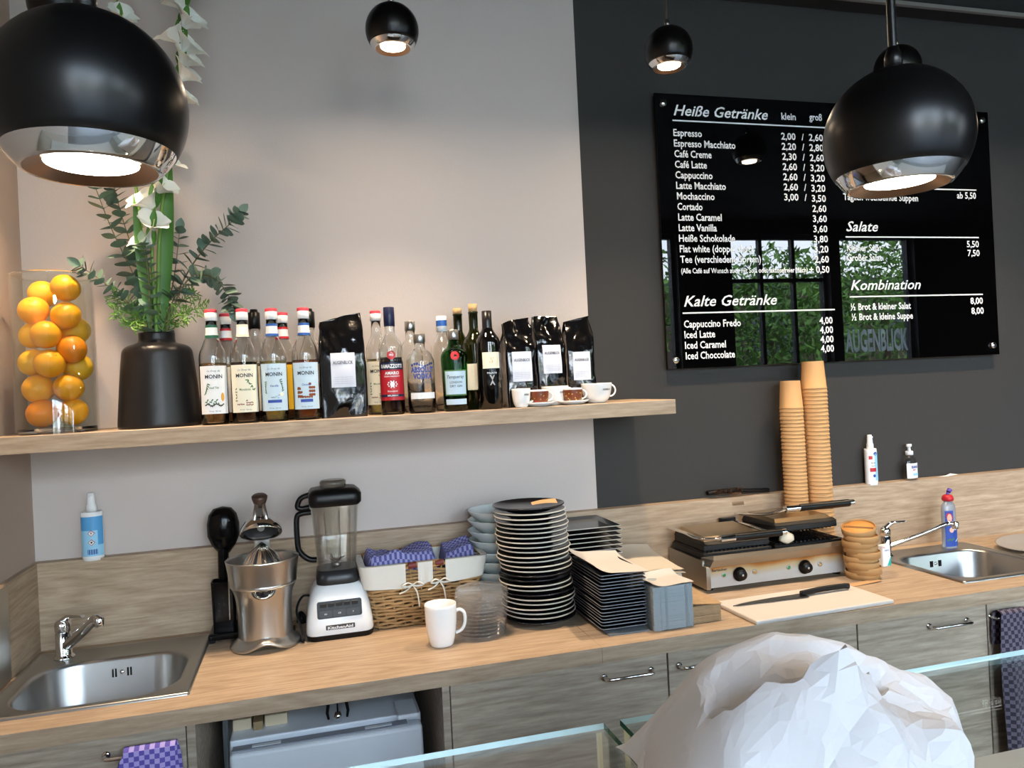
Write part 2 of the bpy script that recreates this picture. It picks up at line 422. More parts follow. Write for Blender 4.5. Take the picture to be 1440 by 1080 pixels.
# ------------------------------------------------------------------ base cabinets
def handle(parent, x0, x1, z, y, name='handle'):
    b = MB().m(CHROME); d = 0.028; pts = [(x0, y, z)]
    for k in range(5):
        a = PI/2*k/4; pts.append((x0+0.012*(1-cos(a)), y-d+0.012*(1-sin(a)), z))
    for k in range(5):
        a = PI/2*(1-k/4); pts.append((x1-0.012*(1-cos(a)), y-d+0.012*(1-sin(a)), z))
    pts.append((x1, y, z))
    b.tube(pts, 0.0048, 8)
    for x in (x0, x1): b.at((x, y-0.0015, z), (PI/2, 0, 0)).lathe([(0.0, 0), (0.009, 0), (0.009, 0.002), (0.0, 0.002)], 12)
    return b.build(name, parent)
def cabinet(x0, x1, label, hx=None, kind='door', gap=0.002, ztop=T-0.0405):
    t = thing('base_cabinet', label, 'cabinet', (x0, 0, 0)); w = x1-x0
    MB().m(DARKOAK).box(0.001, w-0.001, -0.572, BSY, 0.10, ztop).build('body', t)
    MB().m(BLACKP).box(0.001, w-0.001, -0.52, -0.50, 0.0, 0.0995).build('plinth', t)
    d = MB().m(OAKG).box(gap, w-gap, -0.590, -0.5725, 0.11, T-0.045, 0.001, 1).build(kind, t)
    if hx: handle(d, hx[0]-x0, hx[1]-x0, 0.815, -0.590)
    return t
cabinet(XL+0.002, -0.297, 'oak cabinet under the left sink with a towel on its handle', (-0.464, -0.33), ztop=0.72)
cabinet(0.313, 0.909, 'wide oak cabinet just right of the fridge niche', (0.724, 0.859))
cabinet(0.9095, 1.514, 'oak cabinet behind the crumpled white paper', (0.941, 1.076))
cabinet(1.5145, 1.983, 'oak cabinet with handle left of the dark hanging towel', (1.765, 1.905))
cabinet(1.9835, 2.585, 'oak cabinet under the right sink behind the dark hanging towel', (1.995, 2.135), ztop=0.72)
cabinet(2.5855, 3.19, 'oak cabinet at the far right beyond the dark towel')
# niche sides
tag(MB().m(OAKG).box(-0.2965, -0.278, -0.590, BSY, 0.0, T-0.0405).build('side_panel'), 'oak panel closing the fridge niche on its left', 'panel')
tag(MB().m(OAKG).box(0.294, 0.3125, -0.590, BSY, 0.0, T-0.0405).build('side_panel'), 'oak panel closing the fridge niche on its right', 'panel')

# fridge
FW = mat('fridge_white', (224, 231, 238), 0.35)
t = thing('mini_fridge', 'white under-counter fridge in the open niche below the worktop', 'fridge', (0.02, -0.46, 0))
MB().m(FW).box(-0.245, 0.24, 0.045, 0.42, 0.03, 0.728, 0.004).build('body', t)
d = MB().m(FW).box(-0.242, 0.238, -0.008, 0.040, 0.06, 0.715, 0.010, 3).build('door', t)
b = MB().m(mat('fridge_grey', (140, 146, 156), 0.4)).box(-0.236, 0.2, 0.006, 0.034, 0.714, 0.718); b.build('door_top_trim', d)
for x0, x1 in ((-0.19, -0.12), (0.09, 0.16)): MB().m(FW).box(x0, x1, 0.012, 0.026, 0.717, 0.7195, 0.001).build('grip_recess', d)
MB().m(FW).box(0.175, 0.232, 0.005, 0.11, 0.7285, 0.742, 0.005, 3).build('hinge_cover', t)
for sx in (-0.2, 0.2):
    for sy in (0.08, 0.38): MB().m(BLACKP).box(sx-0.02, sx+0.02, sy-0.02, sy+0.02, 0.0, 0.03).build('foot', t)
b = MB().m(mat('cable_grey', (120, 126, 128), 0.5))
for k in range(3): b.tube([(-0.2495+0.004*k, -0.30-0.03*k, z) for z in (0.001, 0.3, 0.55)]+[(-0.252+0.004*k, -0.28, 0.72), (-0.255+0.004*k, -0.16, 0.84), (-0.258, -0.05, 0.85)], 0.004, 6)
tag(b.build('power_cable'), 'grey power cables running down beside the mini fridge', 'cable')
BL = mat('pale_wood', (206, 190, 160), 0.7)
for k, (x0, x1, l) in enumerate(((-0.222, -0.175, 'short pale wooden block on the left of the fridge top'), (-0.142, -0.085, 'longer pale wooden block on the fridge top right of the short one'))):
    tag(MB().m(BL).box(x0, x1, -0.36, -0.27, 0.7285, 0.757, 0.002).build('wooden_block'), l, 'block')
tag(MB().m(mat('kraft_board', (150, 128, 92), 0.8)).box(-0.170, -0.147, -0.372, -0.262, 0.7285, 0.75).build('cardboard_piece'), 'brown cardboard piece between the two pale blocks on the fridge', 'cardboard')
# corkscrew-like tool
t = thing('winged_corkscrew', 'black winged corkscrew with a shiny pivot on top of the fridge', 'corkscrew', (0.044, -0.395, 0.7285))
b = MB().m(BLACKP)
for s in (-1, 1): b.tube([(s*0.004, 0, 0.086), (s*0.014, 0, 0.075), (s*0.023, 0, 0.05), (s*0.027, 0, 0.025), (s*0.024, 0, 0.008)], [0.004, 0.0045, 0.0045, 0.004, 0.003])
b.build('wing', t)
b = MB().m(BLACKP).tube([(0, 0, 0.02), (0, 0, 0.088)], 0.0022); b.at((0, 0, 0.082)).lathe([(0, 0), (0.010, 0.001), (0.012, 0.006), (0.009, 0.011), (0, 0.012)], 16); b.build('shaft', t)
MB().m(CHROME).at((0, 0, 0)).lathe([(0, 0), (0.010, 0), (0.011, 0.014), (0.007, 0.024), (0, 0.026)], 16).build('pivot', t)

# hanging towels
CHP = checker('purple_check', (92, 82, 168), (168, 156, 214), 0.0105)
CHD = checker('dark_check', (44, 38, 54), (98, 90, 104), 0.012)
def towel(name, x0, x1, ztop, zbot, y, label, m, seed):
    rd = random.Random(seed); b = MB().m(m)
    ph = [rd.uniform(0, 6) for _ in range(3)]
    zt = ztop
    def f(u, v, side):
        s = (v*(zt-zbot)); drop = zt-s
        wv = (0.006*sin(9*u+ph[0]+2*v)+0.004*sin(17*u+ph[1]))*min(1, v*2.2)
        gather = 1-0.30*(1-min(1, v*1.5))**2
        x = (x0+x1)/2+(u-0.5)*(x1-x0)*gather+0.01*sin(3*v+ph[2])
        if side == 0: return (x, y-0.011-0.012*min(1, v*2)-wv-0.006, drop-0.02*u*v)
        return (x, y+0.0105, drop+0.01*u)
    b.grid(lambda u, v: f(u, v, 0), 24, 24, True)
    top = [[(f(i/24, 0, 0)[0], y+0.0105*cos(PI*k/6)*-1 if False else y-0.017+(0.0275)*k/6, zt+0.008*sin(PI*k/6)) for i in range(25)] for k in range(7)]
    b.loft(top, False, True, False)
    b.grid(lambda u, v: (f(u, v*0.6, 1)[0], y+0.0105, zt-v*0.10), 24, 6, True)
    return tag(b.build(name), label, 'towel')
towel('dish_towel', -0.452, -0.300, 0.828, 0.60, -0.612, 'purple and white checked dish towel on the left cabinet handle', CHP, 3)
towel('dish_towel', 1.985, 2.13, 0.832, 0.36, -0.612, 'dark checked dish towel hanging from the right cabinet handle', CHD, 5)

# ------------------------------------------------------------------ pendants
LEDM = mat('led_glow', (255, 250, 240), 0.5, emit=(1.0, 0.90, 0.74), estr=14.0)
RINGM = mat('lamp_ring', (176, 140, 110), 0.3, 1.0)
def pendant(loc, label, group, rod=BLACKM, power=1.0, top=ZC):
    R = 0.071; t = thing('pendant_lamp', label, 'lamp', loc, group=group)
    p1 = math.radians(-31); p2 = math.radians(-46)
    prof = [(R*cos(a), R*sin(a)) for a in [p1+(PI/2-p1)*k/20 for k in range(21)]]; prof[-1] = (0, R)
    MB().m(BLACKM).lathe([(R*cos(p1)-0.002, R*sin(p1))]+prof, 56).build('shade', t)
    R2 = R-0.0006
    prof = [(R2*cos(a), R2*sin(a)) for a in [p2+(p1-p2)*k/8 for k in range(9)]]
    MB().m(CHROME).lathe([(R2*cos(p2)-0.0025, R2*sin(p2))]+prof, 56).build('reflector', t)
    zb = R2*sin(p2); rb = R2*cos(p2)-0.0025
    MB().m(RINGM).lathe([(0.0325, zb+0.006), (rb, zb)], 48).build('ring', t)
    MB().m(LEDM).lathe([(0.0, zb+0.0055), (0.0330, zb+0.0055)], 40).build('led_disc', t)
    MB().m(rod).tube([(0, 0, R+0.02), (0, 0, top-loc[2])], 0.0042, 10).build('rod', t)
    MB().m(rod).lathe([(0.0, R-0.001), (0.009, R-0.001), (0.0085, R+0.012), (0.0055, R+0.022), (0, R+0.022)], 16).build('coupling', t)
    MB().m(BLACKM).lathe([(0.0, top-loc[2]-0.02), (0.04, top-loc[2]-0.02), (0.04, top-loc[2]), (0, top-loc[2])], 24).build('canopy', t)
    l = bpy.data.lights.new('pendant_light', 'SPOT'); l.energy = LAMP_W*power; l.color = LAMP_COL; l.spot_size = math.radians(98); l.spot_blend = 1.0; l.shadow_soft_size = 0.03
    o = bpy.data.objects.new('pendant_light', l); COL.objects.link(o); o.parent = t; o.location = (0, 0, zb-0.002)
    l = bpy.data.lights.new('pendant_spill', 'AREA'); l.shape = 'DISK'; l.size = 0.06; l.energy = LAMP_W*power*SPILL; l.color = LAMP_COL
    o = bpy.data.objects.new('pendant_spill', l); COL.objects.link(o); o.parent = t; o.location = (0, 0, zb-0.001)
    return t
pendant((-0.150, -1.830, 1.8245), 'large black globe pendant lamp at upper left, nearest the viewer', 'globe pendants over the front counter', power=0.10)
pendant((0.598, -1.830, 1.828), 'large black globe pendant lamp hanging before the menu board', 'globe pendants over the front counter', power=0.10)
NK = mat('satin_rod', (150, 140, 128), 0.3, 1.0)
for x, l in ((-0.527, 'small black globe pendant half hidden above the big left lamp'), (0.270, 'small black globe pendant in front of the light wall'), (1.085, 'small black globe pendant above the left corner of the menu board'), (1.901, 'small black globe pendant peeking from behind the big right lamp'), (2.70, 'small black globe pendant beyond the right edge of the menu board')):
    pendant((x, -0.43, 2.562), l, 'globe pendants over the worktop', NK)

# ------------------------------------------------------------------ menu board
t = thing('menu_board', 'glossy black menu board with white price lettering on the dark wall', 'menu board', (0, 0, 0))
MB().m(mat('board_gloss', (4, 4, 5), 0.01, spec=0.55, ior=1.5)).box(1.249, 2.733, 0.0, 0.008, 1.624, 2.612, 0.001, 1).build('panel', t)
for x, z in ((1.281, 2.576), (1.281, 1.655), (2.699, 2.576), (2.699, 1.662)):
    MB().m(CHROME).at((x, 0.0295, z), (PI/2, 0, 0)).lathe([(0.007, 0.0), (0.007, 0.03), (0.011, 0.0302), (0.0125, 0.032), (0.0115, 0.037), (0, 0.038)], 20).build('standoff_screw', t)
VIN = mat('vinyl_white', (240, 240, 240), 0.5)
def bp(x, z): return lambda u, v: (x+u, -0.0005, z+v)
heads = [('Heiße Getränke', 1.321, 2.535, 1.707), ('Kalte Getränke', 1.325, 1.847, 1.707), ('Salate', 2.026, 2.122, 2.172), ('Kombination', 2.034, 1.896, 2.359)]
for s, x, z, x1 in heads:
    b = MB().m(VIN); put_text(b, s, 0.040, bp(x, z), (x1-x), 'l', 0.32, 0.012); b.build('heading', t)
rules = [(1.315, 1.954, 2.516), (1.318, 1.958, 1.823), (2.022, 2.655, 2.292), (2.022, 2.656, 2.100), (2.027, 2.662, 1.870)]
for x0, x1, z in rules: MB().m(VIN).add([(x0, -0.0005, z-0.0025), (x1, -0.0005, z-0.0025), (x1, -0.0005, z+0.0025), (x0, -0.0005, z+0.0025)], [(0, 1, 2, 3)]).build('rule', t)
items = [('klein', 1.765, 2.539, 1.827), ('groß', 1.886, 2.542, 1.942), ('Espresso', 1.316, 2.46, 1.43), ('Espresso Macchiato', 1.316, 2.422, 1.565), ('Café Creme', 1.316, 2.384, 1.465), ('Café Latte', 1.316, 2.346, 1.444), ('Cappuccino', 1.316, 2.308, 1.465), ('Latte Macchiato', 1.317, 2.27, 1.517), ('Mochaccino', 1.318, 2.232, 1.469), ('Cortado', 1.318, 2.194, 1.418), ('Latte Caramel', 1.319, 2.156, 1.494), ('Latte Vanilla', 1.319, 2.118, 1.472), ('Heiße Schokolade', 1.318, 2.08, 1.545), ('Flat white (doppel shot)', 1.319, 2.042, 1.615), ('Tee (verschiedene Sorten)', 1.319, 2.004, 1.648), ('(Alle Café auf Wunsch auch mit Soja oder laktosefreier Milch)', 1.32, 1.966, 1.846), ('Cappuccino Fredo', 1.321, 1.771, 1.551), ('Iced Latte', 1.321, 1.733, 1.444), ('Iced Caramel', 1.321, 1.695, 1.486), ('Iced Choccolate', 1.322, 1.657, 1.521), ('Täglich wechselnde Suppen', 2.02, 2.242, 2.367), ('Kleiner Salat', 2.025, 2.046, 2.184), ('Großer Salat', 2.024, 2.008, 2.182), ('½ Brot & kleiner Salat', 2.029, 1.819, 2.307), ('½ Brot & kleine Suppe', 2.031, 1.78, 2.315)]
for s, x, z, x1 in items:
    b = MB().m(VIN); put_text(b, s, 0.019 if s[0] == '(' else 0.0265, bp(x, z), x1-x, 'l', 0, 0.018); b.build('menu_line', t)
pr1 = ['2,00', '2,20', '2,30', '2,60', '2,60', '2,60', '3,00']
pr2 = ['2,60', '2,80', '2,60', '3,20', '3,20', '3,20', '3,50', '2,60', '3,60', '3,60', '3,80', '3,20', '2,60', '+ 0,50']
def price(s, x, z, w): b = MB().m(VIN); put_text(b, s, 0.0265, bp(x, z), w, 'r', 0, 0.018); b.build('price', t)
for k, s in enumerate(pr1): price(s, 1.822, 2.464-0.038*k, 0.062); b = MB().m(VIN); put_text(b, '/', 0.026, bp(1.853, 2.464-0.038*k), 0.010, 'c', 0, 0.012); b.build('price', t)
for k, s in enumerate(pr2): price(s, 1.942, 2.464-0.0385*k, 0.062 if k < 13 else 0.088)
for k in range(4): price('4,00', 1.945, 1.770-0.0355*k, 0.058)
for s, x, z, w in (('ab 5,50', 2.652, 2.257, 0.095), ('5,50', 2.654, 2.061, 0.06), ('7,50', 2.656, 2.025, 0.06), ('8,00', 2.660, 1.832, 0.062), ('8,00', 2.662, 1.792, 0.062)): price(s, x, z, w)
# ================================================================== THINGS ON THE SHELF
INK = mat('ink_dark', (38, 36, 44), 0.6); LBLW = mat('label_white', (226, 230, 232), 0.6); LBLB = mat('label_blue', (190, 214, 230), 0.6); LBLC = mat('label_cream', (228, 224, 204), 0.6)
RED = mat('print_red', (178, 28, 40), 0.45); BLUE = mat('print_blue', (38, 72, 158), 0.5); GREENP = mat('print_green', (70, 110, 60), 0.6); BROWNP = mat('print_brown', (128, 70, 36), 0.6); GOLD = mat('print_gold', (214, 160, 60), 0.5); NAVY = mat('navy_cap', (22, 30, 62), 0.35)
CAPRED = mat('cap_red', (206, 62, 78), 0.5)

def hollow(outer, t=0.0022, floor=0.006):
    """outer (r,z) profile from the base up -> closed glass shell profile"""
    inner = [(max(r-t, 0.002), max(z, floor)) for r, z in outer if z >= floor*0.5 or r < 1e-6]
    inner = [p for p in inner if p[1] >= floor]
    inner[0] = (inner[0][0], floor)
    return [(0, 0.0)]+[(outer[0][0]*0.9, 0.0)]+outer+[(inner[-1][0], outer[-1][1])]+inner[::-1][1:]+[(0, floor)]
def liquid_profile(outer, level, t=0.0022, floor=0.006, gap=0.0005):
    pr = [(0, floor+gap)]
    pts = [(r-t-gap, z) for r, z in outer]
    first = pts[0][0]; pr.append((first*0.98, floor+gap))
    lastr = first
    for (r, z), (r2, z2) in zip(pts[:-1], pts[1:]):
        if z2 <= floor+0.001: continue
        if z >= level: break
        if z2 > level:
            f = (level-z)/(z2-z); lastr = r+(r2-r)*f; break
        pr.append((r2, z2)); lastr = r2
    pr.append((lastr, level)); pr.append((0, level))
    return pr
def smooth_prof(pts, n=5):
    out = []
    P = [pts[0]]+pts+[pts[-1]]
    for i in range(1, len(P)-2):
        p0, p1, p2, p3 = P[i-1], P[i], P[i+1], P[i+2]
        for k in range(n):
            t = k/n
            out.append(tuple(0.5*((2*p1[c])+(-p0[c]+p2[c])*t+(2*p0[c]-5*p1[c]+4*p2[c]-p3[c])*t*t+(-p0[c]+3*p1[c]-3*p2[c]+p3[c])*t**3) for c in (0, 1)))
    out.append(pts[-1]); return out

SYR = [(0.033, 0.0), (0.0365, 0.004), (0.0365, 0.178)]+smooth_prof([(0.0365, 0.178), (0.034, 0.197), (0.024, 0.222), (0.0165, 0.242), (0.0148, 0.26)], 4)[1:]+[(0.0142, 0.288)]
def syrup(x, y, label, liq, band, lab, deco, rz=0.0, level=0.168, brand=True, cap='white'):
    t = thing('syrup_bottle', label, 'bottle', (x, y, SH), rz, 'syrup and liquor bottles on the shelf')
    MB().m(GLASS).lathe(hollow(SYR), 36).build('glass_body', t)
    MB().m(liq).lathe(liquid_profile(SYR, level), 32).build('syrup', t)
    if cap == 'white':
        c = MB().m(WHITEP).lathe([(0.0150, 0.284), (0.0165, 0.285), (0.0165, 0.306), (0.0155, 0.3065)], 28).m(CAPRED).lathe([(0.0166, 0.3065), (0.0166, 0.314), (0.0150, 0.3155), (0, 0.3155)], 28)
    else:
        c = MB().m(BLACKP).lathe([(0.0150, 0.270), (0.017, 0.271), (0.017, 0.318), (0.012, 0.320), (0.010, 0.328), (0, 0.328)], 24)
    c.build('cap', t)
    if band:
        n = MB().m(LBLW); R = lambda v: 0.0153+0.0022*(1-v)
        n.lathe([(0.0176, 0.237), (0.0160, 0.252), (0.0152, 0.272)], 28)
        n.m(band); n.lathe([(0.0178, 0.2372), (0.0170, 0.2445)], 28); n.lathe([(0.0155, 0.2655), (0.0153, 0.2722)], 28)
        n.build('neck_band', t)
    l = MB().m(lab); patch(l, 0.0368, 0.030, 0.160, 1.15)
    if brand:
        f = cyl(0.0368, 0.0)
        l.m(INK); put_text(l, 'MONIN', 0.0105, lambda u, v: f(u, 0.126+v), 0.046, bold=0.02)
        l.m(mat('ink_grey', (110, 120, 130), 0.6)); put_text(l, 'Le Sirop de', 0.005, lambda u, v: f(u, 0.144+v), 0.034, shear=0.3)
        put_text(l, 'Sirop  Syrup', 0.0035, lambda u, v: f(u, 0.036+v), 0.03)
        deco(l, f)
    l.build('label', t)
    return t
def d_tea(l, f):
    l.m(GREENP)
    for k in range(9): blob(l, f, -0.022+0.004*k, 0.062+0.006*sin(k*2.1), 0.004, 0.0018, 8, k)
    for k in range(6): blob(l, f, -0.024+0.002*k, 0.085+0.005*k, 0.005, 0.0016, 8, 0.8+k*0.4)
    l.m(mat('print_dark', (62, 60, 52), 0.6))
    for k in range(14): blob(l, f, -0.024+0.0036*k, 0.054+0.003*sin(k), 0.003, 0.002, 7, k)
    l.m(GOLD); blob(l, f, 0.022, 0.075, 0.005, 0.012, 10)
    l.m(GREENP); put_text(l, 'Iced Tea', 0.006, lambda u, v: f(u, 0.098+v), 0.024, shear=0.3)
def d_almond(l, f):
    l.m(GREENP)
    for k in range(8): blob(l, f, 0.006+0.003*k, 0.118-0.004*k+0.003*sin(k*3), 0.005, 0.0016, 8, k)
    for k in range(5): blob(l, f, -0.024, 0.062+0.008*k, 0.004, 0.0015, 8, k)
    l.m(BROWNP)
    for k in range(9): blob(l, f, 0.004+0.005*(k % 4), 0.050+0.006*(k//4), 0.003, 0.0016, 7, k*1.2)
    for k in range(4): blob(l, f, -0.020+0.005*k, 0.052, 0.003, 0.0016, 7, k)
    l.m(GREENP); put_text(l, 'Macadamia', 0.006, lambda u, v: f(u, 0.090+v), 0.03, shear=0.3)
def d_van(l, f):
    l.m(INK)
    for k in range(2): blob(l, f, 0.004-0.003*k, 0.070-0.004*k, 0.013, 0.0008, 8, 0.35-0.5*k)
    l.m(LBLC); blob(l, f, 0.02, 0.075, 0.006, 0.006, 8)
    l.m(GREENP)
    for k in range(7): blob(l, f, 0.024-0.001*k, 0.085+0.005*k, 0.005, 0.0014, 8, 0.6+0.5*k); blob(l, f, -0.024, 0.08+0.005*k, 0.004, 0.0013, 8, -0.6-0.4*k)
    l.m(BLUE); l.grid(lambda u, v: f(-0.019+0.038*u, 0.052+0.008*v), 8, 1)
    put_text(l, 'Vanille', 0.006, lambda u, v: f(u, 0.096+v), 0.022, shear=0.3)
def d_car(l, f):
    l.m(BROWNP)
    for k in range(10): blob(l, f, 0.010+0.006*(k % 3), 0.070+0.010*(k//3), 0.0042, 0.004, 7, k)
    for k in range(8): blob(l, f, -0.023+0.004*(k % 3), 0.066+0.011*(k//3), 0.0036, 0.005, 7, k)
    for k in range(6): blob(l, f, -0.016+0.006*k, 0.064, 0.004, 0.003, 7, k)
    l.m(BLUE); l.grid(lambda u, v: f(-0.017+0.034*u, 0.050+0.008*v), 8, 1)
    put_text(l, 'Caramel', 0.006, lambda u, v: f(u, 0.096+v), 0.024, shear=0.3)
def d_none(l, f): pass
def liq(name, rgb): return mat(name, rgb, 0.05, trans=0.75, ior=1.36)
TEAL = mat('band_green', (24, 92, 68), 0.5); BANDB = mat('band_blue', (40, 92, 170), 0.5)
L1 = liq('syrup_tea', (196, 140, 70)); L2 = liq('syrup_dark', (64, 24, 12)); L3 = liq('syrup_pale', (222, 206, 120)); L4 = liq('syrup_amber', (190, 92, 30)); L5 = liq('syrup_brown', (120, 52, 24))
syrup(-0.240, -0.245, 'syrup bottle with green neck band beside the black vase', L1, TEAL, LBLW, d_tea, 0.10)
syrup(-0.160, -0.245, 'dark syrup bottle with white neck band and leafy label, second from the vase', L2, LBLC, LBLC, d_almond, 0.06)
syrup(-0.082, -0.245, 'pale syrup bottle with blue neck band and vanilla pods on its label', L3, BANDB, LBLB, d_van, 0.03)
syrup(0.004, -0.245, 'amber syrup bottle with brown lumps on its label, nearest the tall coffee bag', L4, BANDB, LBLB, d_car, 0.0)
syrup(-0.214, -0.130, 'syrup bottle with red and white band standing behind the green-banded one', L1, RED, LBLW, d_none, 0.1, brand=False)
syrup(-0.135, -0.115, 'syrup bottle with black cap standing behind the dark syrup bottle', L5, None, LBLC, d_none, 0.1, brand=False, cap='black')
syrup(-0.056, -0.130, 'syrup bottle with red-edged band behind the pale vanilla syrup bottle', L4, RED, mat('label_yellow', (236, 190, 40), 0.6), d_none, 0.05, brand=False)
syrup(0.021, -0.105, 'syrup bottle with black cap behind the amber caramel syrup bottle', L5, None, LBLC, d_none, 0.0, brand=False, cap='black')
syrup(0.217, -0.125, 'syrup bottle with red cap half hidden behind the red-labelled liqueur bottle', L3, None, LBLC, d_almond, -0.1)

def bottle(name, label, loc, prof, body_mat, liq_mat=None, level=0.1, t=0.0022, rz=0.0, n=36):
    r = thing(name, label, 'bottle', loc, rz, 'syrup and liquor bottles on the shelf')
    MB().m(body_mat).lathe(hollow(prof, t), n).build('glass_body', r)
    if liq_mat: MB().m(liq_mat).lathe(liquid_profile(prof, level, t), n).build('liquor', r)
    return r
# red-labelled liqueur
P = [(0.032, 0), (0.0345, 0.004), (0.0345, 0.185)]+smooth_prof([(0.0345, 0.185), (0.033, 0.203), (0.022, 0.222), (0.0155, 0.236), (0.0145, 0.25)], 4)[1:]+[(0.014, 0.29)]
t = bottle('liqueur_bottle', 'tall dark liqueur bottle with red label and navy cap', (0.245, -0.245, SH), P, GLASS, liq('liqueur_dark', (46, 16, 10)), 0.165, rz=-0.08)
MB().m(NAVY).lathe([(0.0152, 0.256), (0.0160, 0.257), (0.0160, 0.311), (0.0145, 0.3125), (0, 0.3125)], 28).build('cap', t)
l = MB().m(RED); f = cyl(0.0347, 0); patch(l, 0.0347, 0.042, 0.130, 1.25)
l.m(NAVY); l.grid(lambda u, v: f(-0.043+0.086*u, 0.130+0.021*v), 14, 1); l.grid(lambda u, v: f(-0.040+0.08*u, 0.052+0.007*v), 14, 1)
l.m(LBLW); put_text(l, 'RAMAZZOTTI', 0.011, lambda u, v: (lambda q: (q[0]*1.012, q[1]*1.012, q[2]))(f(u, 0.135+v)), 0.066, bold=0.03)
put_text(l, 'AMARO', 0.009, lambda u, v: f(u, 0.116+v), 0.042, bold=0.03); put_text(l, 'FELSINA RAMAZZOTTI', 0.004, lambda u, v: f(u, 0.109+v), 0.046)
for k in range(10): blob(l, f, 0.013*cos(k*0.63), 0.088+0.009*sin(k*0.63), 0.0025, 0.002, 6, k)
blob(l, f, 0, 0.088, 0.007, 0.008, 10); put_text(l, 'Ramazzotti', 0.005, lambda u, v: f(u, 0.066+v), 0.03, shear=0.3); put_text(l, 'MILANO', 0.0045, lambda u, v: (lambda q: (q[0]*1.012, q[1]*1.012, q[2]))(f(u, 0.0535+v)), 0.03)
l.build('label', t)
l = MB().m(RED); fs = lambda u, v: (0.0355*sin(u/0.0355), -0.0352*cos(u/0.0355), v)
blob(l, fs, 0, 0.172, 0.0125, 0.0125, 20); l.m(LBLW); put_text(l, 'FRR', 0.006, lambda u, v: (0.036*sin(u/0.0355), -0.0357*cos(u/0.0355), 0.169+v), 0.012); l.build('seal', t)
# clear vodka bottles
P = [(0.037, 0), (0.0410, 0.005), (0.0410, 0.140)]+smooth_prof([(0.0410, 0.140), (0.0395, 0.157), (0.029, 0.177), (0.0175, 0.188), (0.0155, 0.198)], 4)[1:]+[(0.0155, 0.212)]
t = bottle('vodka_bottle', 'clear round-shouldered vodka bottle with blue print on the glass', (0.330, -0.245, SH), P, GLASS)
MB().m(STEEL).lathe([(0.0160, 0.205), (0.0172, 0.206), (0.0172, 0.230), (0.016, 0.2315), (0, 0.2315)], 28).build('cap', t)
l = MB().m(BLUE); f = cyl(0.0411, 0)
put_text(l, 'ABSOLUT', 0.0155, lambda u, v: f(u, 0.119+v), 0.072, bold=0.04); put_text(l, 'VODKA', 0.0155, lambda u, v: f(u, 0.100+v), 0.058, bold=0.04)
for k in range(9): blob(l, lambda u, v: (0.040*sin(u/0.041), -0.0402*cos(u/0.041), v), -0.032+0.008*k, 0.140+0.004*sin(k), 0.004, 0.004, 7)
l.m(mat('ink_grey', (110, 120, 130), 0.6)); put_text(l, 'Country of Sweden', 0.006, lambda u, v: f(u, 0.086+v), 0.062, shear=0.3)
l.m(LBLW); l.grid(lambda u, v: f(-0.04+0.08*u, 0.042+0.018*v), 12, 1); l.build('print', t)
P2 = [(0.034, 0), (0.0375, 0.004), (0.0375, 0.175)]+smooth_prof([(0.0375, 0.175), (0.035, 0.193), (0.024, 0.212), (0.016, 0.225), (0.0145, 0.236)], 4)[1:]+[(0.0145, 0.262)]
t = bottle('spirit_bottle', 'clear spirit bottle with silver cap behind the blue-printed vodka', (0.319, -0.135, SH), P2, GLASS)
MB().m(STEEL).lathe([(0.0150, 0.250), (0.0162, 0.251), (0.0162, 0.278), (0.015, 0.2795), (0, 0.2795)], 28).build('cap', t)
P3 = [(0.034, 0), (0.0375, 0.004), (0.0375, 0.185)]+smooth_prof([(0.0375, 0.185), (0.035, 0.203), (0.024, 0.222), (0.016, 0.236), (0.0145, 0.246)], 4)[1:]+[(0.0145, 0.276)]
t = bottle('spirit_bottle', 'clear spirit bottle with blue and white cap behind the green gin', (0.418, -0.135, SH), P3, GLASS)
MB().m(LBLW).lathe([(0.0150, 0.245), (0.0164, 0.246), (0.0164, 0.292), (0.015, 0.2935), (0, 0.2935)], 28).m(BANDB).lathe([(0.0166, 0.262), (0.0166, 0.280)], 28).build('cap', t)
# green gin
GREENG = mat('green_glass', (20, 150, 40), 0.0, trans=1.0, ior=1.45)
P = [(0.033, 0), (0.0360, 0.004), (0.0395, 0.150)]+smooth_prof([(0.0395, 0.150), (0.0395, 0.163), (0.033, 0.178), (0.020, 0.190), (0.0155, 0.200)], 4)[1:]+[(0.0150, 0.226)]
t = bottle('gin_bottle', 'green shaker-shaped gin bottle with red seal and silver cap', (0.431, -0.245, SH), P, GREENG, rz=-0.12)
MB().m(STEEL).lathe([(0.0155, 0.212), (0.0166, 0.213), (0.0166, 0.240), (0.015, 0.2415), (0, 0.2415)], 28).build('cap', t)
cn = lambda u, v: ((0.0362+0.0037*v/0.15)*sin(u/0.038), -(0.0362+0.0037*v/0.15)*cos(u/0.038)-0.0003, v)
cn2 = lambda u, v: ((0.0362+0.0037*v/0.15)*1.01*sin(u/0.038), -(0.0362+0.0037*v/0.15)*1.01*cos(u/0.038)-0.0006, v)
l = MB().m(GREENP); l.grid(lambda u, v: cn(-0.037+0.074*u, 0.046+0.076*v), 12, 1); l.m(LBLB); l.grid(lambda u, v: cn2(-0.033+0.066*u, 0.050+0.068*v), 12, 1)
cn3 = lambda u, v: (lambda q: (q[0]*1.012, q[1]*1.012, q[2]))(cn2(u, v))
l.m(INK); put_text(l, 'Tanqueray', 0.010, lambda u, v: cn3(u, 0.097+v), 0.052, shear=0.3); put_text(l, 'LONDON', 0.007, lambda u, v: cn3(u, 0.082+v), 0.036); put_text(l, 'DRY GIN', 0.007, lambda u, v: cn3(u, 0.071+v), 0.036)
l.m(LBLB); l.grid(lambda u, v: cn2(-0.035+0.07*u, 0.020+0.016*v), 12, 1); l.build('label', t)
l = MB().m(RED); blob(l, lambda u, v: (u, -0.0412+0.5*max(0, v-0.165), v), 0, 0.163, 0.013, 0.013, 18); l.build('seal', t)
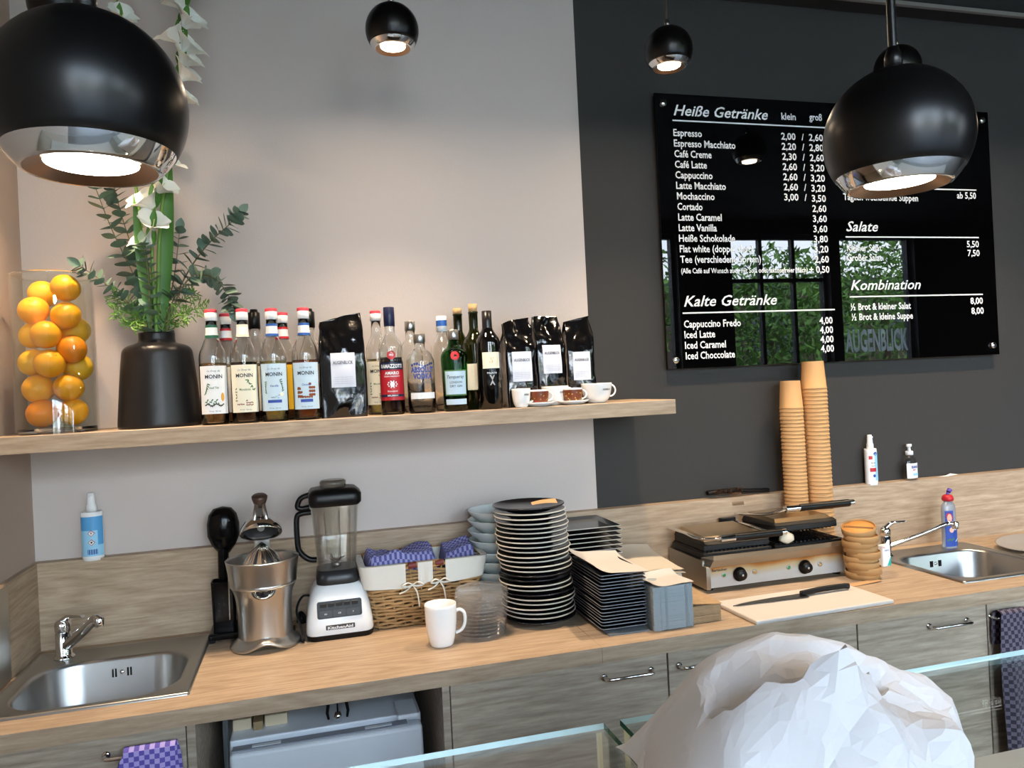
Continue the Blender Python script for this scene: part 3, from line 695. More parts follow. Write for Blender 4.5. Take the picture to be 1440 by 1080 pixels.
# wine bottles
OLIVE = mat('olive_glass', (60, 66, 22), 0.02, trans=0.85, ior=1.5); BLKG = mat('black_glass', (10, 9, 8), 0.04, coat=0.5)
PW = [(0.034, 0), (0.0370, 0.004), (0.0370, 0.190)]+smooth_prof([(0.0370, 0.190), (0.0345, 0.210), (0.022, 0.230), (0.0150, 0.245), (0.0142, 0.26)], 4)[1:]+[(0.0142, 0.296), (0.0155, 0.297), (0.0155, 0.302)]
CORK = mat('cork', (206, 166, 118), 0.8)
for x, y, l0, dz in ((0.476, -0.105, 'olive wine bottle with a cork stopper, left of the corked pair', -0.006), (0.513, -0.165, 'olive wine bottle with a cork stopper, right of the corked pair', 0.0)):
    t = bottle('wine_bottle', l0, (x, y, SH), PW, OLIVE)
    MB().m(CORK).lathe([(0.0118, 0.3025), (0.0135, 0.303), (0.0140, 0.326+dz), (0, 0.326+dz)], 20).build('cork', t)
    l = MB().m(LBLC); patch(l, 0.0372, 0.06, 0.14, 1.1); l.build('label', t)
t = thing('wine_bottle', 'black wine bottle with small cream label next to the green gin', 'bottle', (0.538, -0.240, SH), 0, 'syrup and liquor bottles on the shelf')
MB().m(BLKG).lathe([(0, 0), (0.034, 0.0)]+PW[1:-2]+[(0.0142, 0.294), (0, 0.294)], 36).build('glass_body', t)
MB().m(mat('foil_black', (24, 22, 24), 0.3)).lathe([(0.0152, 0.232), (0.0150, 0.26), (0.0150, 0.2955), (0, 0.2955)], 28).build('foil_capsule', t)
l = MB().m(LBLC); f = cyl(0.0371, 0); l.grid(lambda u, v: f(-0.028+0.056*u, 0.122+0.048*v), 12, 1)
l.m(GOLD); put_text(l, 'S', 0.018, lambda u, v: f(u, 0.138+v), shear=0.3); l.m(LBLW); put_text(l, 'PALACIO', 0.005, lambda u, v: f(u, 0.106+v), 0.03)
for s in (-1, 1): l.add([f(s*-0.008, 0.102), f(s*0.008, 0.102), f(0, 0.086)], [(0, 1, 2)]); l.add([f(-0.008, 0.072), f(0.008, 0.072), f(0, 0.088)], [(0, 1, 2)])
l.build('label', t)

# ------------------------------------------------------------------ coffee bags
FOIL = mat('black_foil', (10, 10, 12), 0.13, coat=0.5, bump=0.9, bscale=34)
LAB = mat('bag_label', (206, 212, 226), 0.6)
def coffee_bag(loc, w, d, h, label, rz, lz, lw, lh, seed, tear=0.0):
    t = thing('coffee_bag', label, 'coffee bag', loc, rz, 'black coffee bags on the shelf')
    n = 64; K = 34
    def S(u, v, off=0.0):
        # perimeter u, height v: rectangle with side gussets pinching to a seam on top
        z = v*h
        c = min(1.0, max(0.0, (v-0.62)/0.38)); dep = d*(1-c**1.3)+0.005; ww = w*(1-0.06*c+0.03*sin(PI*min(1, v*1.3)))
        q = (u % 1.0)*4; k = int(q); a = q-k
        gus = 0.35*dep*(0.25+0.75*c)
        if k == 0: x, y = -ww/2+ww*a, -dep/2
        elif k == 1: x, y = ww/2-gus*sin(PI*a)*0.6, -dep/2+dep*a
        elif k == 2: x, y = ww/2-ww*a, dep/2
        else: x, y = -ww/2+gus*sin(PI*a)*0.6, dep/2-dep*a
        bulge = 0.010*sin(PI*a)*sin(PI*min(1, v*1.25)) if k in (0, 2) else 0
        y += -bulge if k == 0 else (bulge if k == 2 else 0)
        nz = noise.noise(Vector((x*34+seed*7, y*34, z*26)))*0.0095*min(1, 0.25+v*1.2)
        n2 = (abs(noise.noise(Vector((x*18+seed*3, y*20, z*12+seed))))-0.2)*0.024*(0.3+c)
        m = Vector((x, y, 0)); m = m.normalized() if m.length > 1e-6 else Vector((0, -1, 0))
        lab_here = (k == 0 and abs(z-lz) < lh*0.6)
        f = 0.25 if lab_here else 1.0
        p = Vector((x, y, z))+Vector((m.x*0.4, m.y, 0))*((nz+n2)*f)
        p.z += c*c*(0.0035*sin(x*70+seed)+tear*x/w+0.10*x*x/w)*1.0
        if off: p += Vector((0, -off, 0))
        return p
    b = MB().m(FOIL)
    b.loft([[S(i/n, j/K) for i in range(n)] for j in range(K+1)], True, True)
    b.build('bag', t)
    l = MB().m(LAB)
    fl = lambda u, z, o: S((0.5+u/w)*0.25, z/h, o)
    l.grid(lambda u, v: fl((u-0.5)*lw, lz-lh/2+lh*v, 0.0016), 10, 12)
    l.m(INK); put_text(l, 'AUGENBLICK', lh*0.10, lambda u, v: fl(u, lz+lh*0.17+v, 0.0024), lw*0.82, bold=0.01)
    l.m(mat('ink_pale', (168, 172, 184), 0.6))
    for k in range(4): put_text(l, 'roasted coffee beans 250 g', lh*0.03, lambda u, v: fl(u, lz-lh*(0.22+0.06*k)+v, 0.0024), lw*0.8)
    l.build('label', t)
coffee_bag((0.107, -0.215, SH), 0.128, 0.075, 0.288, 'tall black coffee bag between the syrup bottles and the liqueur bottle', 0.0, 0.135, 0.066, 0.098, 1, 0.03)
coffee_bag((0.648, -0.165, SH), 0.095, 0.075, 0.272, 'black coffee bag right of the wine bottles, leftmost of three', 0.05, 0.125, 0.062, 0.092, 2, 0.02)
coffee_bag((0.752, -0.140, SH), 0.098, 0.075, 0.282, 'black coffee bag in the middle of the three behind the cups', 0.12, 0.145, 0.062, 0.090, 3)
coffee_bag((0.858, -0.140, SH), 0.090, 0.075, 0.270, 'black coffee bag at the right end of the three, above the large cup', -0.05, 0.120, 0.056, 0.090, 4, 0.02)

# ------------------------------------------------------------------ cups
MOS = mat('mosaic_brown', (110, 52, 24), 0.4); MOSY = mat('mosaic_yellow', (206, 170, 70), 0.4); MOSG = mat('mosaic_green', (150, 160, 110), 0.4)
def cup(name, label, loc, rt, rb, h, hz, handle_a, pattern=False, saucer=None, text=True):
    t = thing(name, label, 'cup', loc, 0, 'coffee cups on the shelf')
    dz = 0.0
    pr = [(0, dz+0.002), (rb*0.75, dz+0.002), (rb*0.8, dz), (rb, dz+0.001)]+smooth_prof([(rb, dz+0.001), (rb+(rt-rb)*0.55, dz+h*0.25), (rb+(rt-rb)*0.85, dz+h*0.6), (rt, dz+h)], 4)[1:]+[(rt-0.002, dz+h+0.0006), (rt-0.0038, dz+h-0.002)]+[(rb+(rt-rb)*0.8-0.004, dz+h*0.5), (rb*0.8, dz+0.008), (0, dz+0.006)]
    b = MB().m(WHITEC).lathe(pr, 36); b.build('body', t)
    b = MB().m(WHITEC); R = rt*0.97; pts = []
    for k in range(11):
        a = -PI/2+PI*k/10; rr = R-0.003+(0.0165 if h < 0.056 else 0.019)*cos(a); pts.append((rr*cos(handle_a), rr*sin(handle_a), dz+hz+h*0.30*sin(a)))
    b.tube(pts, 0.0028, 8); b.build('handle', t)
    rr = lambda z: rb+(rt-rb)*(0.55*min(1, z/(h*.25)) if z < h*.25 else (0.55+0.3*(z-h*.25)/(h*.35) if z < h*.6 else 0.85+0.15*(z-h*.6)/(h*.4)))+0.0008
    if pattern:
        l = MB().m(MOS); l.lathe([(rr(h*q/10)+0.0004, h*q/10) for q in range(1, 10)], 36); rd = random.Random(int(loc[0]*1000))
        for k in range(60):
            a = rd.uniform(0, 2*PI); z = rd.uniform(0.2, 0.8)*h; s = rd.uniform(0.0012, 0.0024); l.m(rd.choice([MOSY, MOSG, MOSY, RED]))
            blob(l, lambda u, v: ((rr(v)+0.0009)*cos(a+u/rr(z)), (rr(v)+0.0009)*sin(a+u/rr(z)), v), 0, z, s, s, 7)
        l.build('pattern', t)
    elif text:
        l = MB().m(INK); put_text(l, 'AUGENBLICK', 0.0052, lambda u, v: ((rr(h*0.7)+0.001)*sin(0.35+u/rt), -(rr(h*0.7)+0.001)*cos(0.35+u/rt), h*0.64+v), rt*0.62, bold=0.03); l.build('print', t)
    return t
def saucer(label, loc, R):
    tag(MB().m(WHITEC).lathe([(0, 0.0015), (R*0.45, 0.0015), (R*0.5, 0), (R*0.56, 0.0005), (R*0.9, 0.008), (R, 0.0125), (R*0.985, 0.0135), (R*0.88, 0.0105), (R*0.5, 0.0045), (0, 0.0042)], 40).build('saucer', None, loc), label, 'saucer', 'saucers on the shelf')
cup('espresso_cup', 'plain white espresso cup in front of the leftmost small coffee bag', (0.628, -0.262, SH), 0.029, 0.018, 0.057, 0.033, -0.15)
saucer('white saucer under the left mosaic-patterned cup', (0.686, -0.255, SH), 0.050); saucer('white saucer under the right mosaic-patterned cup', (0.797, -0.250, SH), 0.050)
cup('espresso_cup', 'brown mosaic-patterned espresso cup on the left saucer', (0.686, -0.255, SH+0.0046), 0.030, 0.021, 0.046, 0.026, -0.15, True)
cup('espresso_cup', 'brown mosaic-patterned espresso cup on the right saucer', (0.797, -0.250, SH+0.0046), 0.030, 0.021, 0.046, 0.026, -0.15, True)
cup('cappuccino_cup', 'white cappuccino cup standing between and behind the two mosaic cups', (0.754, -0.208, SH), 0.043, 0.024, 0.059, 0.036, -0.1)
cup('cappuccino_cup', 'large white cappuccino cup at the right end of the shelf', (0.885, -0.228, SH), 0.049, 0.026, 0.062, 0.038, 0.0)

# ------------------------------------------------------------------ glass vase of oranges
VG = (-0.640, -0.190)
VTH = thin('vase_glass', (246, 249, 249), 0.0, 1.6)
t = thing('glass_vase', 'tall clear glass cylinder vase filled with oranges', 'vase', (*VG, SH))
R = 0.098
MB().m(VTH).lathe([(R, 0.0), (R, 0.418), (R-0.0045, 0.4185), (R-0.0045, 0.016)], 64).build('cylinder', t)
MB().m(GLASS).lathe([(0, 0.0002), (R-0.005, 0.0002), (R-0.005, 0.0145), (0, 0.0145)], 64).build('base', t)
b = MB().m(GLASS); n_ = 64; b.tube([((R-0.0022)*cos(2*PI*k/n_), (R-0.0022)*sin(2*PI*k/n_), 0.4195) for k in range(n_)], 0.0024, 8, closed=True); b.build('rim', t)
OM = [mat('orange_peel', (245, 168, 24), 0.42, bump=0.25, bscale=220, sub=0.05), mat('orange_peel_deep', (240, 140, 20), 0.42, bump=0.25, bscale=220, sub=0.05), mat('orange_peel_light', (246, 186, 40), 0.42, bump=0.25, bscale=220, sub=0.05)]
zb = 1.576
OR = [(-0.673, zb+.004, -.03, 1, 'left'), (-0.591, zb+.004, -.02, 0, 'right'), (-0.684, 1.645, -.02, 0, 'left'), (-0.597, 1.645, -.03, 0, 'right'), (-0.700, 1.716, -.005, 2, 'left'), (-0.640, 1.709, -.05, 0, 'middle'), (-0.580, 1.700, .035, 2, 'right'), (-0.700, 1.790, .01, 2, 'left'), (-0.646, 1.785, -.05, 0, 'middle'), (-0.581, 1.747, -.03, 1, 'right'), (-0.581, 1.800, .04, 2, 'right'), (-0.687, 1.852, -.02, 0, 'left'), (-0.596, 1.836, -.03, 0, 'right'), (-0.678, 1.902, .035, 2, 'left'), (-0.593, 1.909, -.03, 0, 'right')]
rows = ['bottom layer', 'bottom layer', 'second layer up', 'second layer up', 'third layer up', 'third layer up', 'third layer up', 'fifth layer up', 'fifth layer up', 'fourth layer up', 'fifth layer up', 'sixth layer up', 'sixth layer up', 'top layer', 'top layer']
for k, (x, z, dy, mi, sd) in enumerate(OR):
    rd = random.Random(k); rad = 0.0375*rd.uniform(0.97, 1.03); sq = rd.uniform(0.92, 0.97)
    xx = VG[0]+(x-VG[0])*0.86; yy = VG[1]+dy
    dd = math.hypot(xx-VG[0], yy-VG[1]); lim = R-0.0048-rad
    if dd > lim: xx = VG[0]+(xx-VG[0])*lim/dd; yy = VG[1]+(yy-VG[1])*lim/dd
    b = MB().m(OM[mi]); pr = []
    for q in range(19):
        a = -PI/2+PI*q/18; pr.append((rad*cos(a)*(1-0.0), rad*sq*sin(a)-(0.0035*math.exp(-((PI/2-a)/0.16)**2) if a > 0 else 0)))
    pr[0] = (0, pr[0][1]); pr[-1] = (0, pr[-1][1])
    rot = (rd.uniform(-.9, .9), rd.uniform(-.9, .9), 0)
    b.at((0, 0, 0), rot).lathe(pr, 28).m(mat('orange_navel', (120, 110, 40), 0.7)).lathe([(0.0035, pr[-1][1]+0.0004), (0, pr[-1][1]+0.0012)], 10)
    o = b.build('orange', None, (xx, yy, z))
    tag(o, '%s orange in the glass vase, %s, at the %s' % (['golden', 'deep', 'pale'][mi], rows[k], sd), 'orange', 'oranges in the glass vase')

# ------------------------------------------------------------------ black vase and flowers
VX, VY = -0.392, -0.165
VB = mat('vase_black', (34, 33, 34), 0.36, 0.35, bump=0.5, bscale=30)
prof = smooth_prof([(0.105, 0.0), (0.108, 0.006), (0.107, 0.03), (0.099, 0.13), (0.093, 0.19), (0.089, 0.213), (0.078, 0.225), (0.057, 0.232), (0.048, 0.238), (0.047, 0.262)], 4)
t = tag(MB().m(VB).lathe([(0, 0.0), (0.10, 0.0)]+prof+[(0.043, 0.262), (0.043, 0.236), (0.07, 0.215), (0.09, 0.12), (0.098, 0.012), (0, 0.010)], 48).build('black_vase', None, (VX, VY, SH)), 'black hammered metal vase holding the white flowers', 'vase')
GST = mat('stem_green', (110, 150, 66), 0.5); GLF = mat('leaf_green', (74, 122, 44), 0.45); EUC = mat('eucalyptus_leaf', (104, 128, 112), 0.6, var=0.12, vscale=20); FRN = mat('fern_leaf', (92, 134, 52), 0.55, var=0.2, vscale=30)
PET = mat('white_petal', (240, 240, 230), 0.6, sub=0.2)
NK0 = Vector((VX, VY, SH+0.262))
def bez(pts, n=14):
    P = [Vector(p) for p in pts]; out = []
    Q = [P[0]]+P+[P[-1]]
    for i in range(1, len(Q)-2):
        p0, p1, p2, p3 = Q[i-1:i+3]
        for k in range(n):
            t = k/n; out.append(0.5*((2*p1)+(-p0+p2)*t+(2*p0-5*p1+4*p2-p3)*t*t+(-p0+3*p1-3*p2+p3)*t**3))
    out.append(P[-1]); return out
def leaf(b, base, d, up, L, Wd, fold=0.15, curl=0.0, n=5):
    d = Vector(d).normalized(); side = d.cross(Vector(up)); side = side.normalized() if side.length > 1e-4 else Vector((1, 0, 0)); nn = side.cross(d)
    vs = []
    for i in range(n+1):
        t = i/n; w = Wd*sin(PI*min(1, 0.06+0.94*t))**0.8 if i < n else 0.0006
        c = Vector(base)+d*(L*t)+nn*(curl*L*t*t)
        for s in (-1, 0, 1): vs.append(c+side*(w*0.5*s)+nn*(abs(s)*w*fold))
    f = []
    for i in range(n):
        for j in range(2): a = i*3+j; f.append((a, a+1, a+4, a+3))
    b.add(vs, f, True)
def gladiolus(path, blooms, label, seed, leaves=()):
    rd = random.Random(seed); t = thing('gladiolus', label, 'flower', path[0], group='white gladioli in the black vase'); O = Vector(path[0])
    p = [q-O for q in bez(path)]
    MB().m(GST).tube(p, [0.0065-0.004*i/len(p) for i in range(len(p))], 8).build('stem', t)
    for (fr, side, size) in blooms:
        i = int(fr*(len(p)-1)); c = p[i]; tan = (p[min(i+1, len(p)-1)]-p[max(i-1, 0)]).normalized()
        out = Vector((side[0], side[1], 0.35)).normalized()
        b = MB().m(GLF); leaf(b, c, (out*0.25+tan).normalized(), (0, -1, 0), 0.055*size, 0.018*size, 0.2); leaf(b, c, (tan-out*0.2).normalized(), (0, -1, 0), 0.045*size, 0.016*size, 0.2)
        b.build('bract', t)
        ax = (out+tan*0.5).normalized(); e1 = ax.cross(Vector((0, 0, 1))).normalized(); e2 = ax.cross(e1)
        b = MB().m(PET); base = c+ax*0.006
        for k in range(6):
            a = 2*PI*k/6+rd.uniform(-.2, .2); rr = (e1*cos(a)+e2*sin(a)); L = 0.052*size*rd.uniform(0.85, 1.1)
            nu, nv = 5, 6; ph = rd.uniform(0, 6)
            def pf(u, v):
                w = 0.050*size*sin(PI*(0.10+0.78*v))**0.7*(u-0.5)
                open_ = 0.14+0.80*v**1.4
                return base+ax*(L*v*(1-0.35*v))+rr*(L*open_*0.85)+(ax.cross(rr))*(w*(0.35+0.9*v))+rr*(0.003*size*sin(4*u*PI/2+ph)*v)-rr*(0.010*size*abs(2*u-1)**2*v)
            b.grid(pf, nu, nv, True)
        b.m(mat('stamen', (226, 220, 150), 0.6)).tube([base, base+ax*0.03*size], 0.0012, 5)
        b.build('blossom', t)
    if leaves:
        for (base, d, L, wd, cv) in leaves:
            b = MB().m(GLF); leaf(b, Vector(base)-O, d, (0, -1, 0.1), L, wd, 0.10, cv, 9); b.build('leaf', t)
S0 = SH+0.02
gladiolus([(VX-0.01, VY, S0), (-0.386, -0.175, 1.82), (-0.362, -0.20, 2.10), (-0.306, -0.20, 2.42), (-0.286, -0.19, 2.62), (-0.262, -0.17, 2.85)],
          [(0.56, (-0.6, -0.8), 1.0), (0.60, (0.9, -0.5), 1.1), (0.66, (0.9, -0.4), 1.1), (0.70, (0.8, -0.6), 1.2), (0.75, (0.9, -0.4), 1.2), (0.785, (-0.8, -0.5), 1.25), (0.82, (0.8, -0.6), 1.3), (0.86, (-0.7, -0.7), 1.3), (0.90, (0.9, -0.5), 1.3), (0.94, (-0.6, -0.8), 1.3), (0.97, (0.6, -0.8), 1.2)],
          'tallest white gladiolus rising to the right behind the big lamp', 1, [((VX+0.02, VY-0.01, 1.80), (0.09, -0.02, 1), 0.50, 0.034, 0.05)])
gladiolus([(VX+0.005, VY-0.02, S0), (-0.388, -0.19, 1.82), (-0.385, -0.215, 2.02), (-0.36, -0.225, 2.22), (-0.350, -0.225, 2.40)],
          [(0.50, (-0.9, -0.6), 1.0), (0.57, (0.3, -1.0), 1.1), (0.63, (-0.8, -0.7), 1.25), (0.68, (0.9, -0.6), 1.1), (0.73, (-0.5, -0.9), 1.3), (0.78, (0.9, -0.6), 1.3), (0.83, (-0.9, -0.6), 1.2), (0.88, (0.6, -0.8), 1.2), (0.93, (-0.6, -0.7), 1.1)],
          'shorter white gladiolus with open blossoms under the big lamp', 2, [((VX-0.01, VY-0.03, 1.80), (-0.05, -0.08, 1), 0.36, 0.03, 0.06)])
gladiolus([(VX-0.015, VY+0.02, S0), (-0.402, -0.15, 1.82), (-0.425, -0.155, 2.15), (-0.447, -0.16, 2.45), (-0.455, -0.16, 2.80)],
          [(0.62, (-0.7, -0.7), 1.0), (0.70, (0.7, -0.7), 1.0), (0.80, (-0.8, -0.6), 1.1), (0.88, (0.6, -0.8), 1.15), (0.93, (0.9, -0.4), 1.1)],
          'white gladiolus rising straight up behind the big lamp', 3)
def eucalyptus(path, label, seed, L0=0.030, step=2):
    rd = random.Random(seed); t = thing('eucalyptus_branch', label, 'branch', path[0], group='eucalyptus branches in the black vase'); O = Vector(path[0])
    p = [q-O for q in bez(path, 12)]
    MB().m(mat('twig', (120, 110, 84), 0.7)).tube(p, [0.003-0.002*i/len(p) for i in range(len(p))], 6).build('stem', t)
    b = MB().m(EUC); n = len(p)
    for i in range(int(n*0.30), n, step):
        tan = (p[min(i+1, n-1)]-p[i-1]).normalized(); a = rd.uniform(0, PI)
        e1 = tan.cross(Vector((0.3, 1, 0.2))).normalized(); e2 = tan.cross(e1)
        for s in (1, -1):
            d = (e1*cos(a)+e2*sin(a))*s+tan*0.4
            leaf(b, p[i], d, tan+Vector((rd.uniform(-.4, .4), rd.uniform(-.4, .4), rd.uniform(-.4, .4))), L0*rd.uniform(0.75, 1.15)*(1-0.3*i/n), L0*0.85*(1-0.3*i/n), 0.06, rd.uniform(-.2, .2), 5)
    leaf(b, p[-1], p[-1]-p[-2], (0, -1, 0), L0*0.8, L0*0.5)
    b.build('leaves', t)
def NKp(dx, dy, dz=0.0): return (VX+dx, VY+dy, SH+0.262+dz)
def euc(dx, dy, pts, label, seed, **k): eucalyptus([(VX+dx*0.6, VY+dy*0.6, SH+0.10), NKp(dx, dy, 0.01)]+pts, label, seed, **k)
euc(-0.012, 0.01, [(-0.440, -0.14, 1.93), (-0.495, -0.16, 2.08), (-0.535, -0.18, 2.22)], 'eucalyptus branch leaning up to the left under the lamp', 11, L0=0.056)
euc(-0.015, 0.02, [(-0.432, -0.12, 1.95), (-0.470, -0.12, 2.10), (-0.490, -0.13, 2.20)], 'eucalyptus branch upright at the left behind the flowers', 12, L0=0.056)
euc(-0.03, -0.01, [(-0.455, -0.19, 1.87), (-0.510, -0.21, 1.925), (-0.560, -0.23, 1.965)], 'eucalyptus branch bending low to the left beside the oranges', 13, L0=0.046)
euc(0.02, -0.01, [(-0.310, -0.18, 1.94), (-0.245, -0.19, 2.03), (-0.185, -0.20, 2.085), (-0.158, -0.20, 2.115)], 'eucalyptus branch reaching far up to the right', 14, L0=0.050)
euc(0.03, -0.02, [(-0.300, -0.20, 1.93), (-0.235, -0.22, 1.935), (-0.195, -0.23, 1.885), (-0.185, -0.23, 1.845)], 'eucalyptus branch drooping over the syrup bottles at the right', 15, L0=0.050)
euc(0.015, 0.015, [(-0.345, -0.13, 1.95), (-0.325, -0.13, 2.08)], 'short eucalyptus branch beside the tall flower stem', 16, L0=0.050)
euc(-0.008, -0.03, [(-0.395, -0.23, 1.93), (-0.400, -0.25, 2.02)], 'short eucalyptus branch at the front of the vase', 17, L0=0.046)
def fern(dx, dy, tip, label, seed):
    rd = random.Random(seed); P0 = Vector(NKp(dx*0.6, dy*0.6, -0.06)); t = thing('fern_sprig', label, 'greenery', P0, group='green sprigs in the black vase')
    p = [q-P0 for q in bez([P0, NKp(dx, dy, 0.02), Vector(NKp(dx, dy, 0.05)).lerp(Vector(tip), 0.6), tip], 10)]
    MB().m(GST).tube(p, 0.0016, 5).build('stem', t)
    b = MB().m(FRN); n = len(p)
    for i in range(8, n, 2):
        tan = (p[min(i+1, n-1)]-p[i-1]).normalized()
        for s in (-1, 1):
            d = (tan.cross(Vector((rd.uniform(-.3, .3), 1, rd.uniform(-.3, .3)))).normalized()*s+tan*0.5).normalized(); L = 0.040*(1-0.5*(i-8)/(n-8))
            for q in range(4):
                c = p[i]+d*(L*q/4); leaf(b, c, d+Vector((rd.uniform(-.9, .9), rd.uniform(-.9, .5), rd.uniform(-.5, .9))), (rd.uniform(-.7, .7), -1, rd.uniform(-.7, .7)), rd.uniform(0.012, 0.019), 0.0036, 0.1, 0.1, 3)
    b.build('leaves', t)
fern(-0.03, -0.02, (-0.485, -0.22, 1.845), 'bushy green sprig hanging at the left of the black vase neck', 1)
fern(-0.025, -0.03, (-0.440, -0.26, 1.80), 'bushy green sprig at the front left of the black vase neck', 2)
fern(0.03, -0.02, (-0.255, -0.21, 1.85), 'bushy green sprig spreading right toward the syrup bottles', 3)
fern(0.025, -0.03, (-0.300, -0.25, 1.825), 'bushy green sprig at the front right of the black vase neck', 4)
fern(-0.02, 0.0, (-0.490, -0.20, 1.89), 'bushy green sprig pointing up left beside the oranges', 5)
fern(0.02, 0.0, (-0.290, -0.17, 1.90), 'bushy green sprig pointing up right of the flower stems', 6)
# ================================================================== WORKTOP THINGS
def rrect(x0, x1, y0, y1, r, n=8):
    out = []
    for cx, cy, a in ((x1-r, y1-r, 0), (x0+r, y1-r, PI/2), (x0+r, y0+r, PI), (x1-r, y0+r, 1.5*PI)):
        for k in range(n+1):
            q = a+PI/2*k/n; out.append((cx+r*cos(q), cy+r*sin(q)))
    return out
def sink(deck, basin, br, label):
    t = thing('kitchen_sink', label, 'sink', (deck[0], deck[2], T)); ox, oy = deck[0], deck[2]
    L = lambda x0, x1, y0, y1, r, z: [(x-ox, y-oy, z) for x, y in rrect(x0, x1, y0, y1, r, 10)]
    d = deck; z0 = 0.0006; D = lambda e, r, z: L(d[0]-e, d[1]+e, d[2]-e, d[3]+e, r, z)
    B = lambda e, r, z: L(basin[0]-e, basin[1]+e, basin[2]-e, basin[3]+e, r, z)
    rings = [D(0.0, 0.008, z0), D(-0.001, 0.008, 0.005), D(-0.004, 0.008, 0.007), D(-0.010, 0.008, 0.0068), D(-0.013, 0.01, 0.0045), B(0.008, br+0.008, 0.0045), B(0.002, br+0.002, 0.003), B(-0.002, br, -0.004), B(-0.010, br-0.005, -0.13), B(-0.022, br-0.012, -0.150), B(-0.05, br-0.03, -0.158)]
    b = MB().m(STEELD); b.loft(rings, False, True)
    b.add(rings[-1], [tuple(range(len(rings[-1])))])
    b.build('basin', t)
    cx = (basin[0]+basin[1])/2-ox; cy = (basin[2]+basin[3])/2-oy
    MB().m(CHROME).at((cx, cy, -0.1575)).lathe([(0.045, 0), (0.044, 0.002), (0.034, 0.0025), (0.03, -0.0002), (0, 0.0004)], 28).build('drain', t)
    yb = basin[3]-oy; xo = cx+0.005
    b = MB().m(BLACKP)
    for k in (-3, -2, 2, 3): b.box(xo+k*0.0075-0.0022, xo+k*0.0075+0.0022, yb-0.0065, yb-0.0025, -0.046, -0.024)
    b.m(CHROME).at((xo, yb-0.004, -0.035), (PI/2, 0, 0)).lathe([(0.006, 0), (0.004, 0.003), (0, 0.003)], 14)
    b.build('overflow_slots', t)
    return t
sink(LS, (LS[0]+0.045, LS[1]-0.038, LS[2]+0.034, LS[3]-0.115), 0.10, 'left stainless steel sink in the corner with rounded basin')
sink(RS, (RS[0]+0.032, RS[1]-0.035, RS[2]+0.034, RS[3]-0.090), 0.085, 'right stainless steel sink below the dark wall')
def faucet(loc, h, spout, lever, label, sr=0.0125):
    t = thing('mixer_tap', label, 'tap', loc)
    MB().m(CHROME).lathe([(0, 0), (0.027, 0), (0.027, 0.004), (0.022, 0.008), (0.0205, 0.012), (0.0205, h*0.66), (0.0185, h*0.68), (0.0185, h*0.70), (0.021, h*0.72), (0.0215, h*0.90), (0.017, h*0.98), (0, h)], 32).build('body', t)
    s = Vector(spout); p = bez([(0, 0, 0.030), (s.x*0.12, s.y*0.12, 0.040), (s.x*0.55, s.y*0.55, 0.03+(s.z-0.03)*0.60), (s.x*0.88, s.y*0.88, s.z), (s.x, s.y, s.z-0.004)], 8)
    b = MB().m(CHROME).tube(p, [sr-0.0025*i/len(p) for i in range(len(p))], 14); b.at((s.x, s.y, s.z-0.018)).lathe([(0, 0), (0.011, 0), (0.012, 0.004), (0.0125, 0.022), (0.009, 0.027), (0, 0.027)], 20); b.build('spout', t)
    l = Vector(lever); b = MB().m(CHROME)
    p = bez([(0, 0, h*0.96), (l.x*0.3, l.y*0.3, h+0.012), (l.x*0.7, l.y*0.7, h+0.010+l.z*0.5), (l.x, l.y, h+0.006+l.z)], 6)
    b.tube(p, [0.015-0.008*i/len(p) for i in range(len(p))], 12, flat=0.55); b.build('lever', t)
faucet((-0.672, -0.118, T+0.0046), 0.105, (0.115, -0.10, 0.118), (0.065, -0.06, 0.012), 'chrome mixer tap standing on the left sink', 0.0155)
faucet((2.025, -0.125, T+0.0046), 0.106, (0.235, -0.085, 0.108), (0.075, -0.02, 0.010), 'chrome mixer tap standing on the right sink', 0.0095)

# ------------------------------------------------------------------ spray bottles, pump, packet, soap
SPB = mat('spray_blue', (84, 160, 214), 0.45); CYAN = mat('label_sky', (150, 205, 234), 0.5)
def spray(loc, label, h, r, deco, rz=0.0):
    t = thing('spray_bottle', label, 'spray bottle', loc, rz)
    bh = h*0.70
    pr = smooth_prof([(r*0.92, 0.0), (r, 0.004), (r, bh*0.94), (r*0.86, bh*0.985), (r*0.45, bh)], 4)
    sq = lambda rr, a, z: (rr*cos(a), rr*0.80*sin(a), z)
    MB().m(WHITEP).lathe([(0, 0)]+pr+[(0, bh)], 32, fn=sq).build('bottle', t)
    b = MB().m(WHITEP).lathe([(0, bh), (r*0.50, bh), (r*0.48, bh+0.020), (r*0.40, bh+0.024), (r*0.36, h*0.93), (r*0.30, h*0.995), (0, h)], 24); b.at((0, -r*0.30, h*0.95), (PI/2, 0, 0)).lathe([(0.004, 0), (0.003, 0.005), (0, 0.005)], 10); b.build('spray_cap', t)
    l = MB(); f = lambda u, v, e=0.0006: ((r+e)*sin(u/r), -(r*0.80+e)*cos(u/r), v)
    deco(l, f, bh, r); l.build('label', t)
    return t
def g(l, f, u0, u1, v0, v1, e): l.grid(lambda u, v: f(u0+(u1-u0)*u, v0+(v1-v0)*v, e), 10, 1)
